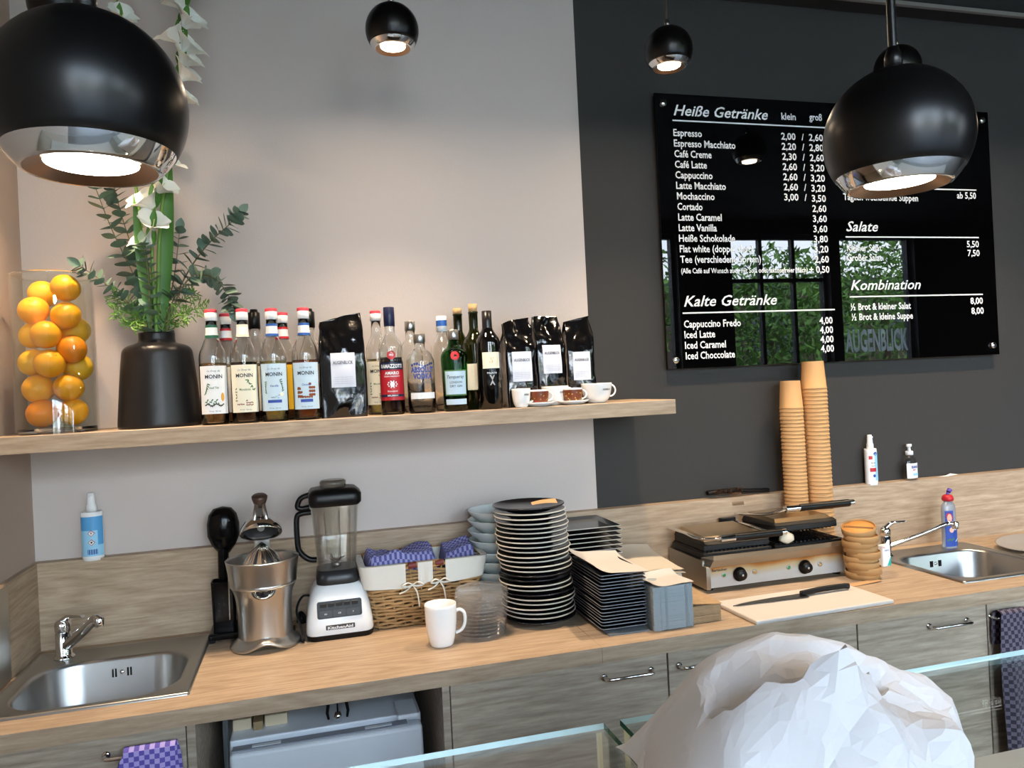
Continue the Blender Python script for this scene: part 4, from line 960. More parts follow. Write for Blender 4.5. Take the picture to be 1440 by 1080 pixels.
def deco_haz(l, f, bh, r):
    l.m(CYAN); g(l, f, -r*1.3, r*1.3, bh*0.06, bh*0.92, 0.0006); l.m(SPB); g(l, f, -r*1.3, r*1.3, bh*0.62, bh*0.92, 0.0010); g(l, f, r*0.55, r*1.3, bh*0.30, bh*0.62, 0.001)
    for v in (0.56, 0.36):
        q = 0.0095
        l.m(RED); l.add([f(-0.001-q, bh*v, .0012), f(-0.001, bh*v-q, .0012), f(-0.001+q, bh*v, .0012), f(-0.001, bh*v+q, .0012)], [(0, 1, 2, 3)])
        q = 0.0075; l.m(LBLW); l.add([f(-0.001-q, bh*v, .0018), f(-0.001, bh*v-q, .0018), f(-0.001+q, bh*v, .0018), f(-0.001, bh*v+q, .0018)], [(0, 1, 2, 3)])
        l.m(INK); blob(l, lambda u, w: f(u, w, .0024), -0.001, bh*v+0.0005, 0.0013 if v > .5 else 0.0024, 0.003, 8)
    l.m(BLUE)
    for k in range(9): g(l, f, -0.012+0.003*k, -0.0105+0.003*k+0.0008*(k % 2), bh*0.10, bh*0.21, 0.0012)
def deco_spray(l, f, bh, r):
    l.m(CYAN); g(l, f, -r*0.2, r*1.35, bh*0.10, bh*0.92, 0.0006); l.m(BLUE); blob(l, lambda u, v: f(u, v, .0012), -0.001, bh*0.88, 0.009, 0.007, 12)
    l.m(RED); g(l, f, -r*1.1, -r*0.55, bh*0.72, bh*0.82, 0.0012); g(l, f, -r*1.0, r*0.0, bh*0.36, bh*0.47, 0.0012)
    l.m(INK); put_text(l, 'Spray', 0.006, lambda u, v: f(u-r*0.45, bh*0.60+v, .0012), 0.018); put_text(l, 'Hygiene', 0.004, lambda u, v: f(u-r*0.45, bh*0.52+v, .0012), 0.018)
    l.m(BLUE); blob(l, lambda u, v: f(u, v, .0012), -r*0.35, bh*0.24, 0.006, 0.006, 12); g(l, f, r*0.5, r*1.0, bh*0.13, bh*0.20, .0012)
spray((-0.618, 0.0015, ZB), 'blue spray bottle with hazard diamonds standing on the left splashback', 0.190, 0.0285, deco_haz, 0.12)
spray((2.088, 0.0030, ZB), 'white and blue spray bottle on the splashback below the menu board', 0.188, 0.0260, deco_spray, 0.25)
t = thing('hand_soap_pump', 'clear pump dispenser on the splashback right of the white spray bottle', 'soap dispenser', (2.270, 0.0045, ZB), 0.25)
sq = lambda rr, a, z: (rr*cos(a), rr*0.62*sin(a), z); r = 0.034
MB().m(CLEARP).lathe([(0, 0)]+smooth_prof([(r*0.94, 0.0), (r, 0.005), (r, 0.064), (r*0.85, 0.082), (r*0.5, 0.093), (r*0.36, 0.097)], 4)+[(0, 0.097)], 32, fn=sq).build('bottle', t)
b = MB().m(WHITEP).lathe([(0, 0.0975), (0.014, 0.0975), (0.014, 0.112), (0.006, 0.114), (0.005, 0.128), (0.010, 0.130), (0.010, 0.139), (0, 0.140)], 20); b.tube([(0, 0, 0.135), (-0.016, -0.006, 0.136), (-0.024, -0.009, 0.132)], [0.005, 0.004, 0.0032], 10); b.build('pump_head', t)
l = MB().m(LBLW); f = lambda u, v, e=0.0006: ((r+e)*sin(u/r), -(r*0.62+e)*cos(u/r), v)
g(l, f, -r*1.2, r*1.2, 0.008, 0.066, 0.0006); l.m(BLUE); put_text(l, 'ISANA', 0.010, lambda u, v: f(u-0.002, 0.047+v, .0014), 0.034, bold=0.04)
l.m(RED); put_text(l, 'MED', 0.005, lambda u, v: f(u-0.006, 0.038+v, .0014), 0.014, bold=0.03); g(l, f, r*0.85, r*1.15, 0.018, 0.040, .0012); l.m(CYAN); g(l, f, -r*0.4, r*0.8, 0.018, 0.027, .0012); l.build('label', t)
tag(MB().m(PAPER).add([(2.40, 0.001, ZB+0.0008), (2.435, -0.004, ZB+0.0008), (2.512, 0.012, ZB+0.0015), (2.475, 0.018, ZB+0.007), (2.44, 0.004, ZB+0.004)], [(0, 1, 2, 3, 4)]).build('paper_slip'), 'small white paper slip lying on the splashback right of the pump dispenser', 'paper')
t = thing('sponge_packet', 'small white and teal packet between the round lids and the right tap', 'packet', (1.925, -0.235, T), 0.15)
b = MB().m(WHITEP).box(-0.019, 0.019, -0.011, 0.011, 0, 0.076, 0.004); b.build('packet', t)
b = MB().m(mat('teal_print', (20, 170, 160), 0.5)).add([(0.0, -0.0113, 0.003), (0.018, -0.0113, 0.003), (0.018, -0.0113, 0.035)], [(0, 1, 2)]); b.m(BLUE); put_text(b, 'care', 0.007, lambda u, v: (u, -0.0113, 0.055+v), 0.02); b.m(mat('pink_print', (226, 170, 176), 0.5)).add([(-0.0185, -0.0113, 0.066), (-0.005, -0.0113, 0.066), (-0.0185, -0.0113, 0.074)], [(0, 1, 2)]); b.build('print', t)
# dish soap
t = thing('dish_soap_bottle', 'dish soap bottle with blue label and red cap behind the right tap', 'soap bottle', (2.322, -0.118, T+0.0048), 0.2)
sq = lambda rr, a, z: (rr*cos(a), rr*0.6*sin(a), z); r = 0.034
pr = smooth_prof([(r*0.92, 0.0), (r, 0.006), (r*0.97, 0.10), (r*0.93, 0.150), (r*0.62, 0.168), (r*0.42, 0.174)], 4)
MB().m(mat('soap_clear', (176, 184, 196), 0.15, trans=0.5)).lathe([(0, 0)]+pr+[(0, 0.174)], 32, fn=sq).build('bottle', t)
MB().m(RED).lathe([(0, 0.1745), (0.019, 0.1745), (0.021, 0.184), (0.017, 0.194), (0.010, 0.198), (0, 0.198)], 20).build('cap', t)
b = MB().m(mat('violet_plastic', (84, 60, 150), 0.4)).tube([(0, 0, 0.198), (0.002, 0, 0.206)], 0.005, 10); b.tube([(0.001, -0.004, 0.208), (0.010, -0.004, 0.216)], [0.008, 0.009], 12); b.build('nozzle', t)
l = MB().m(BLUE); R_ = lambda v: r*(1-0.0003*v*100*0.8)
f = lambda u, v, e=0.0008: ((r+e)*sin(u/r), -(r*0.6+e)*cos(u/r), v)
g(l, f, -r*1.25, r*1.25, 0.006, 0.085, 0.0008); g(l, f, -r*1.2, -r*0.1, 0.085, 0.140, 0.0008)
l.m(mat('print_skin', (224, 172, 150), 0.6)); blob(l, lambda u, v: f(u, v, .0016), -r*0.62, 0.112, 0.010, 0.017, 12); blob(l, lambda u, v: f(u, v, .0016), -r*0.4, 0.068, 0.010, 0.010, 10)
l.m(RED); blob(l, lambda u, v: f(u, v, .0014), -r*0.62, 0.118, 0.013, 0.016, 12, 0.4); l.m(LBLW); put_text(l, 'fit', 0.012, lambda u, v: f(u, 0.066+v, .0022), 0.018, shear=0.3)
l.m(GREENP)
for k in range(4): blob(l, lambda u, v: f(u, v, .0016), -r*0.9+0.008*k, 0.030+0.004*(k % 2), 0.004, 0.004, 8)
l.m(CYAN); blob(l, lambda u, v: f(u, v, .0016), r*0.3, 0.028, 0.012, 0.003, 8, 0.5); l.build('label', t)
# grey plate at the far right
t = tag(MB().m(mat('grey_plate', (150, 148, 146), 0.35)).at((0, 0, 0), (0.02, -0.10, 0)).lathe([(0, 0.002), (0.06, 0.002), (0.065, 0.0), (0.07, 0.001), (0.108, 0.012), (0.112, 0.016), (0.108, 0.0165), (0.07, 0.006), (0, 0.0055)], 48).build('grey_plate', None, (2.545, -0.262, T+0.012)), 'grey plate lying tilted on the worktop right of the right sink', 'plate')

# ------------------------------------------------------------------ black ladle and holder
t = thing('utensil_stand', 'glossy black utensil stand with tall square holder left of the juicer', 'utensil stand', (-0.268, -0.065, T))
BG = mat('black_gloss', (7, 7, 8), 0.16, spec=0.3)
MB().m(BG).box(-0.030, 0.115, -0.090, 0.040, 0.008, 0.028, 0.006, 2).build('base', t)
for sx in (-0.020, 0.10):
    for sy in (-0.075, 0.025): MB().m(BLACKP).box(sx-0.008, sx+0.008, sy-0.008, sy+0.008, 0, 0.0085, 0.002).build('foot', t)
b = MB().m(BG); o_ = lambda e, z: [(x+0.010, y-0.002, z) for x, y in rrect(-0.034-e, 0.034+e, -0.030-e, 0.030+e, 0.008, 4)]
b.loft([o_(-0.002, 0.0285), o_(0, 0.16), o_(-0.0035, 0.16), o_(-0.005, 0.033)], False, False); b.add(o_(-0.005, 0.033), [tuple(range(20))]); b.add(o_(-0.002, 0.0285), [tuple(range(20))[::-1]]); b.build('holder', t)
t = thing('black_ladle', 'black ladle with round scoop head standing in the utensil holder', 'ladle', (-0.262, -0.062, T+0.040))
b = MB().m(BG).tube([(0, 0, 0), (0.002, 0.002, 0.12), (0.006, 0.006, 0.215)], [0.014, 0.014, 0.016], 12); b.build('handle', t)
b = MB().m(BG); sc = lambda rr, a, z: (0.008+rr*cos(a), 0.010+rr*0.75*sin(a), z)
b.lathe([(0, 0.196), (0.016, 0.198), (0.034, 0.222), (0.0455, 0.250), (0.0460, 0.285), (0.040, 0.312), (0.026, 0.330), (0, 0.336)], 32, fn=sc); b.build('scoop', t)
tag(MB().m(CHROME).tube([(-0.243, -0.094, T+0.0485), (-0.2405, -0.096, T+0.23)], 0.0025, 8).build('thin_steel_rod'), 'thin steel rod standing in the black holder before the ladle', 'rod')

# ------------------------------------------------------------------ citrus juicer
t = thing('citrus_juicer', 'brushed steel citrus juicer with lever arm, left of the blender', 'juicer', (-0.138, -0.212, T), 0.05)
def footfn(r, a, z):
    # arch cut into the front of the flared foot
    d = (a-1.5*PI+PI) % (2*PI)-PI; k = math.exp(-(d/0.42)**2)*max(0, min(1, (r-0.055)/0.03))
    return (r*cos(a), r*sin(a), z+0.022*k*(1 if z < 0.02 else 0.6))
MB().m(STEEL).lathe([(0, 0.0), (0.06, 0.0), (0.088, 0.0005), (0.096, 0.002), (0.097, 0.006), (0.093, 0.011), (0.082, 0.018), (0.073, 0.030)], 64, fn=footfn).build('foot', t)
MB().m(STEEL).lathe(smooth_prof([(0.073, 0.030), (0.0725, 0.06), (0.0735, 0.11), (0.078, 0.145), (0.085, 0.164), (0.0875, 0.170)], 4), 56).build('body', t)
MB().m(STEEL).lathe([(0.0875, 0.1705), (0.090, 0.172)]+smooth_prof([(0.090, 0.172), (0.0930, 0.205), (0.0985, 0.240)], 3)+[(0.0995, 0.2435), (0.0975, 0.245), (0.094, 0.238), (0.086, 0.185), (0.06, 0.180), (0.02, 0.185), (0, 0.185)], 64).build('bowl', t)
b = MB().m(mat('bright_steel', (226, 224, 220), 0.2, 1.0))
b.lathe([(0.056, 0.192), (0.055, 0.205), (0.045, 0.234), (0.029, 0.260), (0.010, 0.280), (0, 0.288)], 72, fn=lambda r, a, z: ((r*(1+0.17*abs(sin(a*5))*min(1, r*40)))*cos(a), (r*(1+0.17*abs(sin(a*5))*min(1, r*40)))*sin(a), z)); b.build('reaming_cone', t)
b = MB().m(BLACKP)
sp = lambda u, v: (0.032*cos(PI+PI*u)*(1-v)*1.0, -0.0872-0.006*sin(PI*u)-0.002, 0.170+0.022*sin(PI+PI*u)*(1-v))
b.grid(sp, 20, 4); b.m(CHROME); p = [(0.023*cos(PI+PI*k/16), -0.0932-0.010*sin(PI*k/16), 0.169+0.015*sin(PI+PI*k/16)) for k in range(17)]; b.tube(p, 0.003, 8); b.build('spout', t)
b = MB().m(STEEL).box(-0.022, 0.022, 0.070, 0.092, 0.10, 0.30, 0.004); b.build('rear_column', t)
a = MB().m(STEEL).tube([(0, 0.081, 0.295), (0, 0.081, 0.330), (0, 0.060, 0.365), (0, 0.030, 0.395)], [0.016, 0.017, 0.016, 0.013], 14); a.tube([(0, 0.055, 0.33), (0, 0.01, 0.325)], 0.010, 12)
for q in (-0.016, 0.016): a.tube([(q, -0.012, 0.352), (q*0.8, -0.010, 0.375), (q*0.6, 0.012, 0.392)], 0.006, 10)
arm = a.build('lever_arm', t)
b = MB().m(CHROME).at((0, 0.004, 0.290), (-0.50, 0, 0)).lathe([(0.046, 0.026), (0.052, 0.022), (0.0565, 0.020), (0.0585, 0.023), (0.056, 0.036), (0.044, 0.056), (0.026, 0.068), (0.012, 0.072), (0, 0.072)], 48); b.m(DARKG).lathe([(0.052, 0.0225), (0.040, 0.046), (0.015, 0.058), (0, 0.058)], 40); b.build('press_dome', arm)
b = MB().m(mat('knob_brown', (74, 56, 46), 0.35, 0.3)).at((0, 0.022, 0.385), (0.25, 0, 0)).lathe([(0, 0), (0.014, 0.0), (0.016, 0.008), (0.021, 0.022), (0.022, 0.030), (0.018, 0.034), (0, 0.035)], 28); b.build('knob', arm)

# ------------------------------------------------------------------ blender
t = thing('blender', 'white countertop blender with clear jar and black lid', 'blender', (0.066, -0.166, T))
BW = mat('blender_white', (226, 230, 232), 0.22, coat=0.3)
rr = lambda hw, hd, r, z, dx=0.0, dy=0.0: [(x+dx, y+dy, z) for x, y in rrect(-hw, hw, -hd, hd, r, 6)]
MB().m(BLACKP).loft([rr(0.092, 0.090, 0.03, 0.0), rr(0.094, 0.092, 0.03, 0.014), rr(0.090, 0.088, 0.03, 0.0145)], True, False).build('base_foot', t)
rings = [rr(0.093, 0.091, 0.03, 0.015), rr(0.0945, 0.0925, 0.03, 0.02), rr(0.093, 0.091, 0.03, 0.045), rr(0.086, 0.083, 0.032, 0.09), rr(0.078, 0.074, 0.034, 0.122), rr(0.068, 0.066, 0.034, 0.140), rr(0.062, 0.061, 0.036, 0.147)]
base = MB().m(BW).loft(rings, True, True).build('motor_base', t)
fr = lambda u, z: (u, -(0.091+(0.083-0.091)*(z-0.045)/0.045)-0.0008 if z < 0.09 else -(0.083-(0.009)*(z-0.09)/0.032)-0.0008, z)
b = MB().m(BLACKP); pts = rrect(-0.062, 0.062, 0.062, 0.108, 0.006, 4)
b.loft([[(lambda q: (q[0], q[1]+0.002, q[2]))(fr(x, z)) for x, z in pts], [(lambda q: (q[0], q[1]-0.0022, q[2]))(fr(x, z)) for x, z in pts]], True); b.build('control_panel', base)
for k in range(3):
    b = MB().m(mat('button_grey', (26, 26, 28), 0.4)); x0 = -0.056+k*0.038; q = rrect(x0, x0+0.035, 0.066, 0.084, 0.003, 3)
    b.loft([[(lambda p: (p[0], p[1]-0.0024, p[2]))(fr(x, z)) for x, z in q], [(lambda p: (p[0], p[1]-0.0042, p[2]))(fr(x, z)) for x, z in q]], True)
    b.m(LBLW); put_text(b, ['I/O', 'ICE', 'P'][k], 0.004, lambda u, v: (lambda p: (p[0], p[1]-0.0046, p[2]))(fr(x0+0.0175+u, 0.073+v)), None); b.build('button', base)
b = MB().m(mat('button_grey', (26, 26, 28), 0.4))
for k in range(5): b.box(-0.054+k*0.022, -0.036+k*0.022, -0.0850, -0.0815, 0.092, 0.103, 0.001, 1)
b.build('speed_keys', base)
b = MB().m(DARKG).box(-0.040, 0.040, -0.0945, -0.0905, 0.030, 0.043, 0.001, 1); b.m(LBLW); put_text(b, 'KitchenAid', 0.008, lambda u, v: (u, -0.0948, 0.0325+v), 0.070, bold=0.03); b.build('badge', base)
JP = thin('jar_clear', (248, 247, 244), 0.05, 1.5, haze=0.03)
jr = lambda z, e=0.0: rr(0.052+(z-0.17)*0.075-e, 0.052+(z-0.17)*0.075-e, 0.022, z, 0.0, 0.0)
col = MB().m(mat('jar_collar', (34, 34, 36), 0.35)).loft([rr(0.060, 0.060, 0.034, 0.1475), rr(0.061, 0.061, 0.034, 0.160), rr(0.056, 0.056, 0.03, 0.186), rr(0.052, 0.052, 0.03, 0.187)], True, True).build('jar_collar', t)
b = MB().m(JP).loft([jr(0.175), jr(0.25), jr(0.32), jr(0.385)], False, True); b.loft([jr(0.385), jr(0.386, 0.0015), jr(0.385, 0.003), jr(0.19, 0.003)], False, True)
for sx in (-0.030, 0.012, 0.042): b.tube([(sx*.85, -0.0525-0.0025, 0.20), (sx, -0.0525-0.0145, 0.36)], 0.0018, 6)
jar = b.build('jar', t)
b = MB().m(STEEL)
for k in range(4): a_ = k*PI/2+0.4; b.add([(0, 0, 0.196), (0.030*cos(a_), 0.030*sin(a_), 0.214+0.006*(k % 2)), (0.026*cos(a_+0.35), 0.026*sin(a_+0.35), 0.212+0.006*(k % 2))], [(0, 1, 2)])
b.lathe([(0, 0.188), (0.012, 0.188), (0.010, 0.20), (0, 0.202)], 16); b.build('blade', t)
b = MB().m(BLACKP); h = [(-0.066, 0, 0.352), (-0.094, 0, 0.350), (-0.107, 0, 0.335), (-0.107, 0, 0.26), (-0.099, 0, 0.235), (-0.078, 0, 0.216), (-0.056, 0, 0.212)]
b.tube(bez(h, 5), 0.0105, 10, flat=0.8); b.build('jar_handle', t)
lid = MB().m(BLACKP).loft([rr(0.068, 0.068, 0.024, 0.372, 0.002), rr(0.074, 0.073, 0.026, 0.380, 0.003), rr(0.075, 0.074, 0.026, 0.405, 0.003), rr(0.064, 0.064, 0.024, 0.418), rr(0.052, 0.05, 0.024, 0.421)], True, True)
lid.tube(bez([(-0.062, 0, 0.404), (-0.092, 0, 0.395), (-0.103, 0, 0.372), (-0.092, 0, 0.364), (-0.070, 0, 0.367)], 5), 0.009, 10, flat=0.9)
lid = lid.build('lid', t)
MB().m(mat('cap_smoky', (120, 110, 100), 0.15, trans=0.6)).lathe([(0, 0.4215), (0.036, 0.4215), (0.038, 0.430), (0.038, 0.438), (0.034, 0.442), (0, 0.441)], 32).build('filler_cap', lid)
b = MB().m(BLACKP).tube(bez([(-0.070, 0.03, 0.10), (-0.100, -0.02, 0.115), (-0.118, -0.05, 0.085), (-0.108, -0.075, 0.04), (-0.102, -0.085, 0.006), (-0.125, -0.02, 0.004), (-0.13, 0.08, 0.004)], 6), 0.0035, 8); b.build('power_cord', t)
# small dark plug lump between juicer and blender
tag(MB().m(BLACKP).tube(bez([(-0.052, -0.068, T+0.0075), (-0.046, -0.05, T+0.03), (-0.036, -0.045, T+0.02), (-0.030, -0.055, T+0.0075), (-0.045, -0.06, T+0.0075)], 5), 0.007, 8).build('coiled_cord'), 'dark coiled cord lying between the juicer and the blender', 'cord')

# ------------------------------------------------------------------ wicker basket
WK = mat('wicker', (164, 130, 86), 0.6, var=0.25, vscale=14); WKD = mat('wicker_rim', (184, 140, 78), 0.5)
LIN = mat('linen_white', (216, 214, 204), 0.9, bump=0.3, bscale=300)
bx, by = 0.316, -0.128
t = thing('wicker_basket', 'wicker basket with white linen edging right of the blender', 'basket', (bx, by, T), 0.0)
def ring(z, e=0.0):
    f = z/0.175; return rrect(-0.148-0.032*f-e, 0.148+0.032*f+e, -0.090-0.018*f-e, 0.090+0.018*f+e, 0.028, 6)
def dense(poly, n):
    P = poly+[poly[0]]; L = [0]
    for a, c in zip(P[:-1], P[1:]): L.append(L[-1]+math.dist(a, c))
    out = []; j = 0
    for k in range(n):
        s = L[-1]*k/n
        while L[j+1] < s: j += 1
        q = (s-L[j])/max(1e-9, L[j+1]-L[j]); out.append((P[j][0]+(P[j+1][0]-P[j][0])*q, P[j][1]+(P[j+1][1]-P[j][1])*q))
    return out
NS = 36; b = MB().m(WK)
for k in range(17):
    z = 0.006+0.0098*k; P = dense(ring(z), NS*4); pts = []
    for i, (x, y) in enumerate(P):
        l = math.hypot(x, y); w = 0.0036*sin(PI*i/4+PI*(k % 2)+0.6); pts.append((x*(1+w/l), y*(1+w/l), z+0.0014*sin(i*0.7+k*2)))
    b.tube(pts, 0.0046, 6, closed=True)
b.build('woven_wall', t)
b = MB().m(WK); lo = dense(ring(0.0), NS); hi = dense(ring(0.172), NS)
for (x0, y0), (x1, y1) in zip(lo, hi): b.tube([(x0, y0, 0.001), (x1, y1, 0.172)], 0.0028, 5)
b.slab(ring(0, -0.006), 0.001, 0.006); b.build('stakes', t)
b = MB().m(WKD)
for j, (dz, ph) in enumerate(((0.176, 0), (0.184, 2.1), (0.180, 4.2))):
    P = dense(ring(0.175), 160); pts = []
    for i, (x, y) in enumerate(P):
        l = math.hypot(x, y); w = 0.004*cos(i*0.5+ph); pts.append((x*(1+w/l), y*(1+w/l), dz+0.003*sin(i*0.5+ph)))
    b.tube(pts, 0.0045, 6, closed=True)
b.build('rim', t)
# leather handle wraps
RW = mat('wrap_red', (112, 44, 40), 0.5)
for y in (-0.108, 0.108):
    b = MB().m(RW)
    for x0, x1 in ((-0.050, -0.025), (0.030, 0.055)): b.tube([(x0, y, 0.181), (x1, y, 0.183)], 0.0095, 10)
    b.m(WKD).tube([(-0.04, y, 0.186), (0.045, y, 0.186)], 0.006, 8); b.build('handle', t)
# linen strip folded over the rim, with gaps at the handles
def strip(s0, s1, drop, seed):
    rd = random.Random(seed); ph = rd.uniform(0, 6)
    def f(u, v, e=0.0):
        s = s0+(s1-s0)*u; z = 0.186-drop*v*(1+0.06*sin(u*7+ph)); P = PER(s, z, 0.0095+0.003*sin(u*11+ph)*v+e); return (P[0], P[1], z if v > 0 else 0.1895)
    b = MB().m(LIN); b.grid(lambda u, v: f(u, v), 26, 8); b.grid(lambda u, v: f(u, v, -0.0012), 26, 8)
    b.grid(lambda u, v: (lambda p, q: (p[0]+(q[0]-p[0])*v, p[1]+(q[1]-p[1])*v, 0.1895+0.0015*sin(PI*v)))(f(u, 0), PER(s0+(s1-s0)*u, 0.186, -0.010)), 26, 3)
    return b.build('linen_edging', t)
def PER(s, z, e):
    """s in metres along the outside: 0 = middle of the front, + = to the right, wraps round the corners"""
    f = max(0, z)/0.175; hx = 0.148+0.032*f; hy = 0.090+0.018*f; x = s; 
    if abs(x) <= hx-0.02: return (x, -hy-e)
    sg = 1 if x > 0 else -1; q = abs(x)-(hx-0.02)
    if q < 0.0314:
        a = q/0.02; return (sg*(hx-0.02+(0.02+e)*sin(a)), -hy+0.02-(0.02+e)*cos(a))
    q -= 0.0314; return (sg*(hx+e), -hy+0.02+q)
strip(-0.36, -0.058, 0.066, 1); strip(-0.022, 0.022, 0.060, 2); strip(0.060, 0.36, 0.060, 3)
def bow(x, z, s, seed):
    b = MB().m(LIN); y = -PER(0, z, 0.016)[1]*-1
    for sg in (-1, 1): b.tube(bez([(x, y, z), (x+sg*0.014*s, y-0.008, z+0.008), (x+sg*0.027*s, y-0.006, z-0.001), (x+sg*0.012*s, y-0.004, z-0.004), (x, y, z)], 5), 0.004, 6, flat=0.5)
    b.tube(bez([(x, y, z), (x-0.018*s, y-0.005, z-0.014), (x-0.036*s, y-0.003, z-0.022)], 5), 0.0038, 6, flat=0.5)
    b.tube(bez([(x, y, z), (x+0.010*s, y-0.006, z-0.02), (x+0.014*s, y-0.004, z-0.046), (x+0.016*s, y, z-0.065)], 5), 0.0038, 6, flat=0.5)
    b.build('linen_bow', t)
bow(-0.040, 0.128, 1.1, 1); bow(0.040, 0.130, 1.0, 2)
b = MB().m(LIN); 
b.grid(lambda u, v: (lambda p: (p[0], p[1], 0.186-0.05*v))((( -0.165+0.33*u), 0.098-0.004*v)), 12, 4); b.build('linen_back', t)
CHB = checker('basket_check', (82, 82, 142), (150, 150, 194), 0.0075, 'xy')
def heap(name, x0, x1, y0, y1, zb, hgt, label, seed):
    rd = random.Random(seed); ox = rd.uniform(0, 50)
    def f(u, v):
        x = x0+(x1-x0)*u; y = y0+(y1-y0)*v; e = min(1, 9*min(u, 1-u))*min(1, 8*min(v, 1-v)); e = sin(e*PI/2)
        n = noise.noise(Vector((x*9+ox, y*9, 0.3))); n2 = abs(noise.noise(Vector((x*17+ox, y*26+x*12, 4))))
        return (x+0.008*n*e, y+0.006*n2*e, zb+hgt*e*(0.72+0.35*n+(-0.28 if seed == 4 else 0.1)*(u-0.4))+0.020*n2*e)
    b = MB().m(CHB).grid(f, 44, 36); b.grid(lambda u, v: (lambda p: (p[0], p[1], min(p[2]-0.002, zb+0.002)))(f(u, v)), 10, 10, True, True)
    return tag(b.build(name), label, 'napkin')
heap('checked_napkin', bx-0.172, bx+0.052, by-0.097, by+0.095, T+0.140, 0.094, 'large blue checked cloth napkin heaped in the left of the basket', 4)
heap('checked_napkin', bx+0.070, bx+0.168, by-0.050, by+0.090, T+0.140, 0.072, 'smaller blue checked cloth napkin at the right end of the basket', 9)

# ------------------------------------------------------------------ mug
t = thing('white_mug', 'plain white mug with handle standing before the wicker basket', 'mug', (0.327, -0.418, T))
MB().m(WHITEC).lathe([(0, 0.003), (0.024, 0.003), (0.027, 0.0), (0.030, 0.001)]+smooth_prof([(0.0315, 0.003), (0.038, 0.030), (0.0425, 0.07), (0.0432, 0.1105)], 4)+[(0.0418, 0.1125), (0.0402, 0.111), (0.0395, 0.07), (0.034, 0.02), (0.028, 0.008), (0, 0.007)], 48).build('body', t)
p = bez([(0.0405, 0, 0.086), (0.052, -0.002, 0.090), (0.064, -0.004, 0.080), (0.065, -0.004, 0.055), (0.056, -0.003, 0.036), (0.040, 0, 0.028)], 6)
MB().m(WHITEC).tube(p, 0.0062, 12, flat=0.75).build('handle', t)

# ------------------------------------------------------------------ stack of clear lids
LIDP = thin('lid_clear', (252, 252, 252), 0.10, 1.75, haze=0.06)
lid0 = None; NL = 13
for k in range(NL):
    i = NL-1-k; rd = random.Random(k+40); z = T+0.0005+0.0097*k; x = 0.440+0.0012*k; y = -0.372+0.0006*k
    nm = 'clear plastic lid, %s in the lid stack beside the mug' % place_in_stack(i, NL-1)
    if lid0 is None:
        b = MB().m(LIDP).lathe([(0, 0.0075), (0.057, 0.0076), (0.061, 0.0105), (0.069, 0.0108), (0.0725, 0.009), (0.0740, 0.0035), (0.0765, 0.0022), (0.0770, 0.0008), (0.0758, 0.0)], 60, fn=lambda r, a, z: (r*(1+0.006*sin(a*30)*(1 if 0.055 < r else 0))*cos(a), r*(1+0.006*sin(a*30)*(1 if 0.055 < r else 0))*sin(a), z))
        o = lid0 = b.build('clear_lid', None, (x, y, z)); tag(o, nm, 'lid', 'clear plastic lids')
    else: o = clone(lid0, (x, y, z), rd.uniform(0, 6), nm)

# ------------------------------------------------------------------ bowls
BOW = mat('bowl_pale', (220, 232, 232), 0.25, coat=0.2); bw0 = None; NB = 9
for k in range(NB):
    i = NB-1-k; z = T+0.031*k+(0.002 if k % 2 else 0.0); x = 0.572+0.001*(k % 3); y = -0.118
    nm = 'pale blue-grey bowl, %s in the bowl stack behind the plates' % place_in_stack(i, NB-1)
    if bw0 is None:
        b = MB().m(BOW).lathe([(0, 0.002), (0.030, 0.002), (0.032, 0.0), (0.036, 0.0)]+smooth_prof([(0.037, 0.004), (0.060, 0.018), (0.085, 0.040), (0.0975, 0.0565)], 5)+[(0.0965, 0.0585), (0.0945, 0.057), (0.082, 0.041), (0.058, 0.0215), (0.03, 0.0085), (0, 0.008)], 48)
        bw0 = b.build('bowl', None, (x, y, z)); tag(bw0, nm, 'bowl', 'pale bowls')
    else: clone(bw0, (x, y, z), k*0.7, nm)

# ------------------------------------------------------------------ round plates
PD = mat('plate_dark', (30, 31, 36), 0.22, coat=0.3); PR = mat('plate_rim', (200, 194, 184), 0.35); NP = 25
def plate_mb(rim):
    R = 0.107; b = MB().m(PD).lathe([(0, 0.002), (0.058, 0.002), (0.061, 0.0), (0.066, 0.0), (0.068, 0.003), (0.092, 0.009), (R-0.001, 0.0158)], 56)
    b.m(PR if rim else PD).lathe([(R-0.001, 0.0158), (R, 0.0172), (R-0.0004, 0.0192), (R-0.0022, 0.0194)], 56)
    b.m(PD).lathe([(R-0.0022, 0.0194), (0.094, 0.0128), (0.066, 0.0068), (0, 0.006)], 56); return b
pa = pb = None; step = 0.01345; rd = random.Random(5)
for k in range(NP):
    i = NP-1-k; rim = not (i == 0 or k in (0, 9, 10, 6)); z = T+step*k+(0.0 if i else 0.002); x = 0.634+rd.uniform(-.004, .004)-0.0006*k+0.004; y = -0.312+rd.uniform(-.004, .004)
    nm = 'round black plate %s, %s in the tall plate stack' % ('with pale rim' if rim else 'without pale rim', place_in_stack(i, NP-1))
    src = pa if rim else pb
    if src is None:
        o = plate_mb(rim).build('dinner_plate', None, (x, y, z)); tag(o, nm, 'plate', 'round plates in the tall stack')
        if rim: pa = o
        else: pb = o
    else: clone(src, (x, y, z), 0, nm)
topz = T+step*(NP-1)+0.002+0.006
tag(MB().m(mat('kraft_card', (190, 150, 108), 0.8)).grid(lambda u, v: (0.622+0.075*u+0.010*v, -0.345+0.05*v-0.008*u, topz+0.0125+0.006*u*v+0.003*sin(3*u)), 8, 6).build('paper_card'), 'small beige card lying on the topmost round plate', 'card')

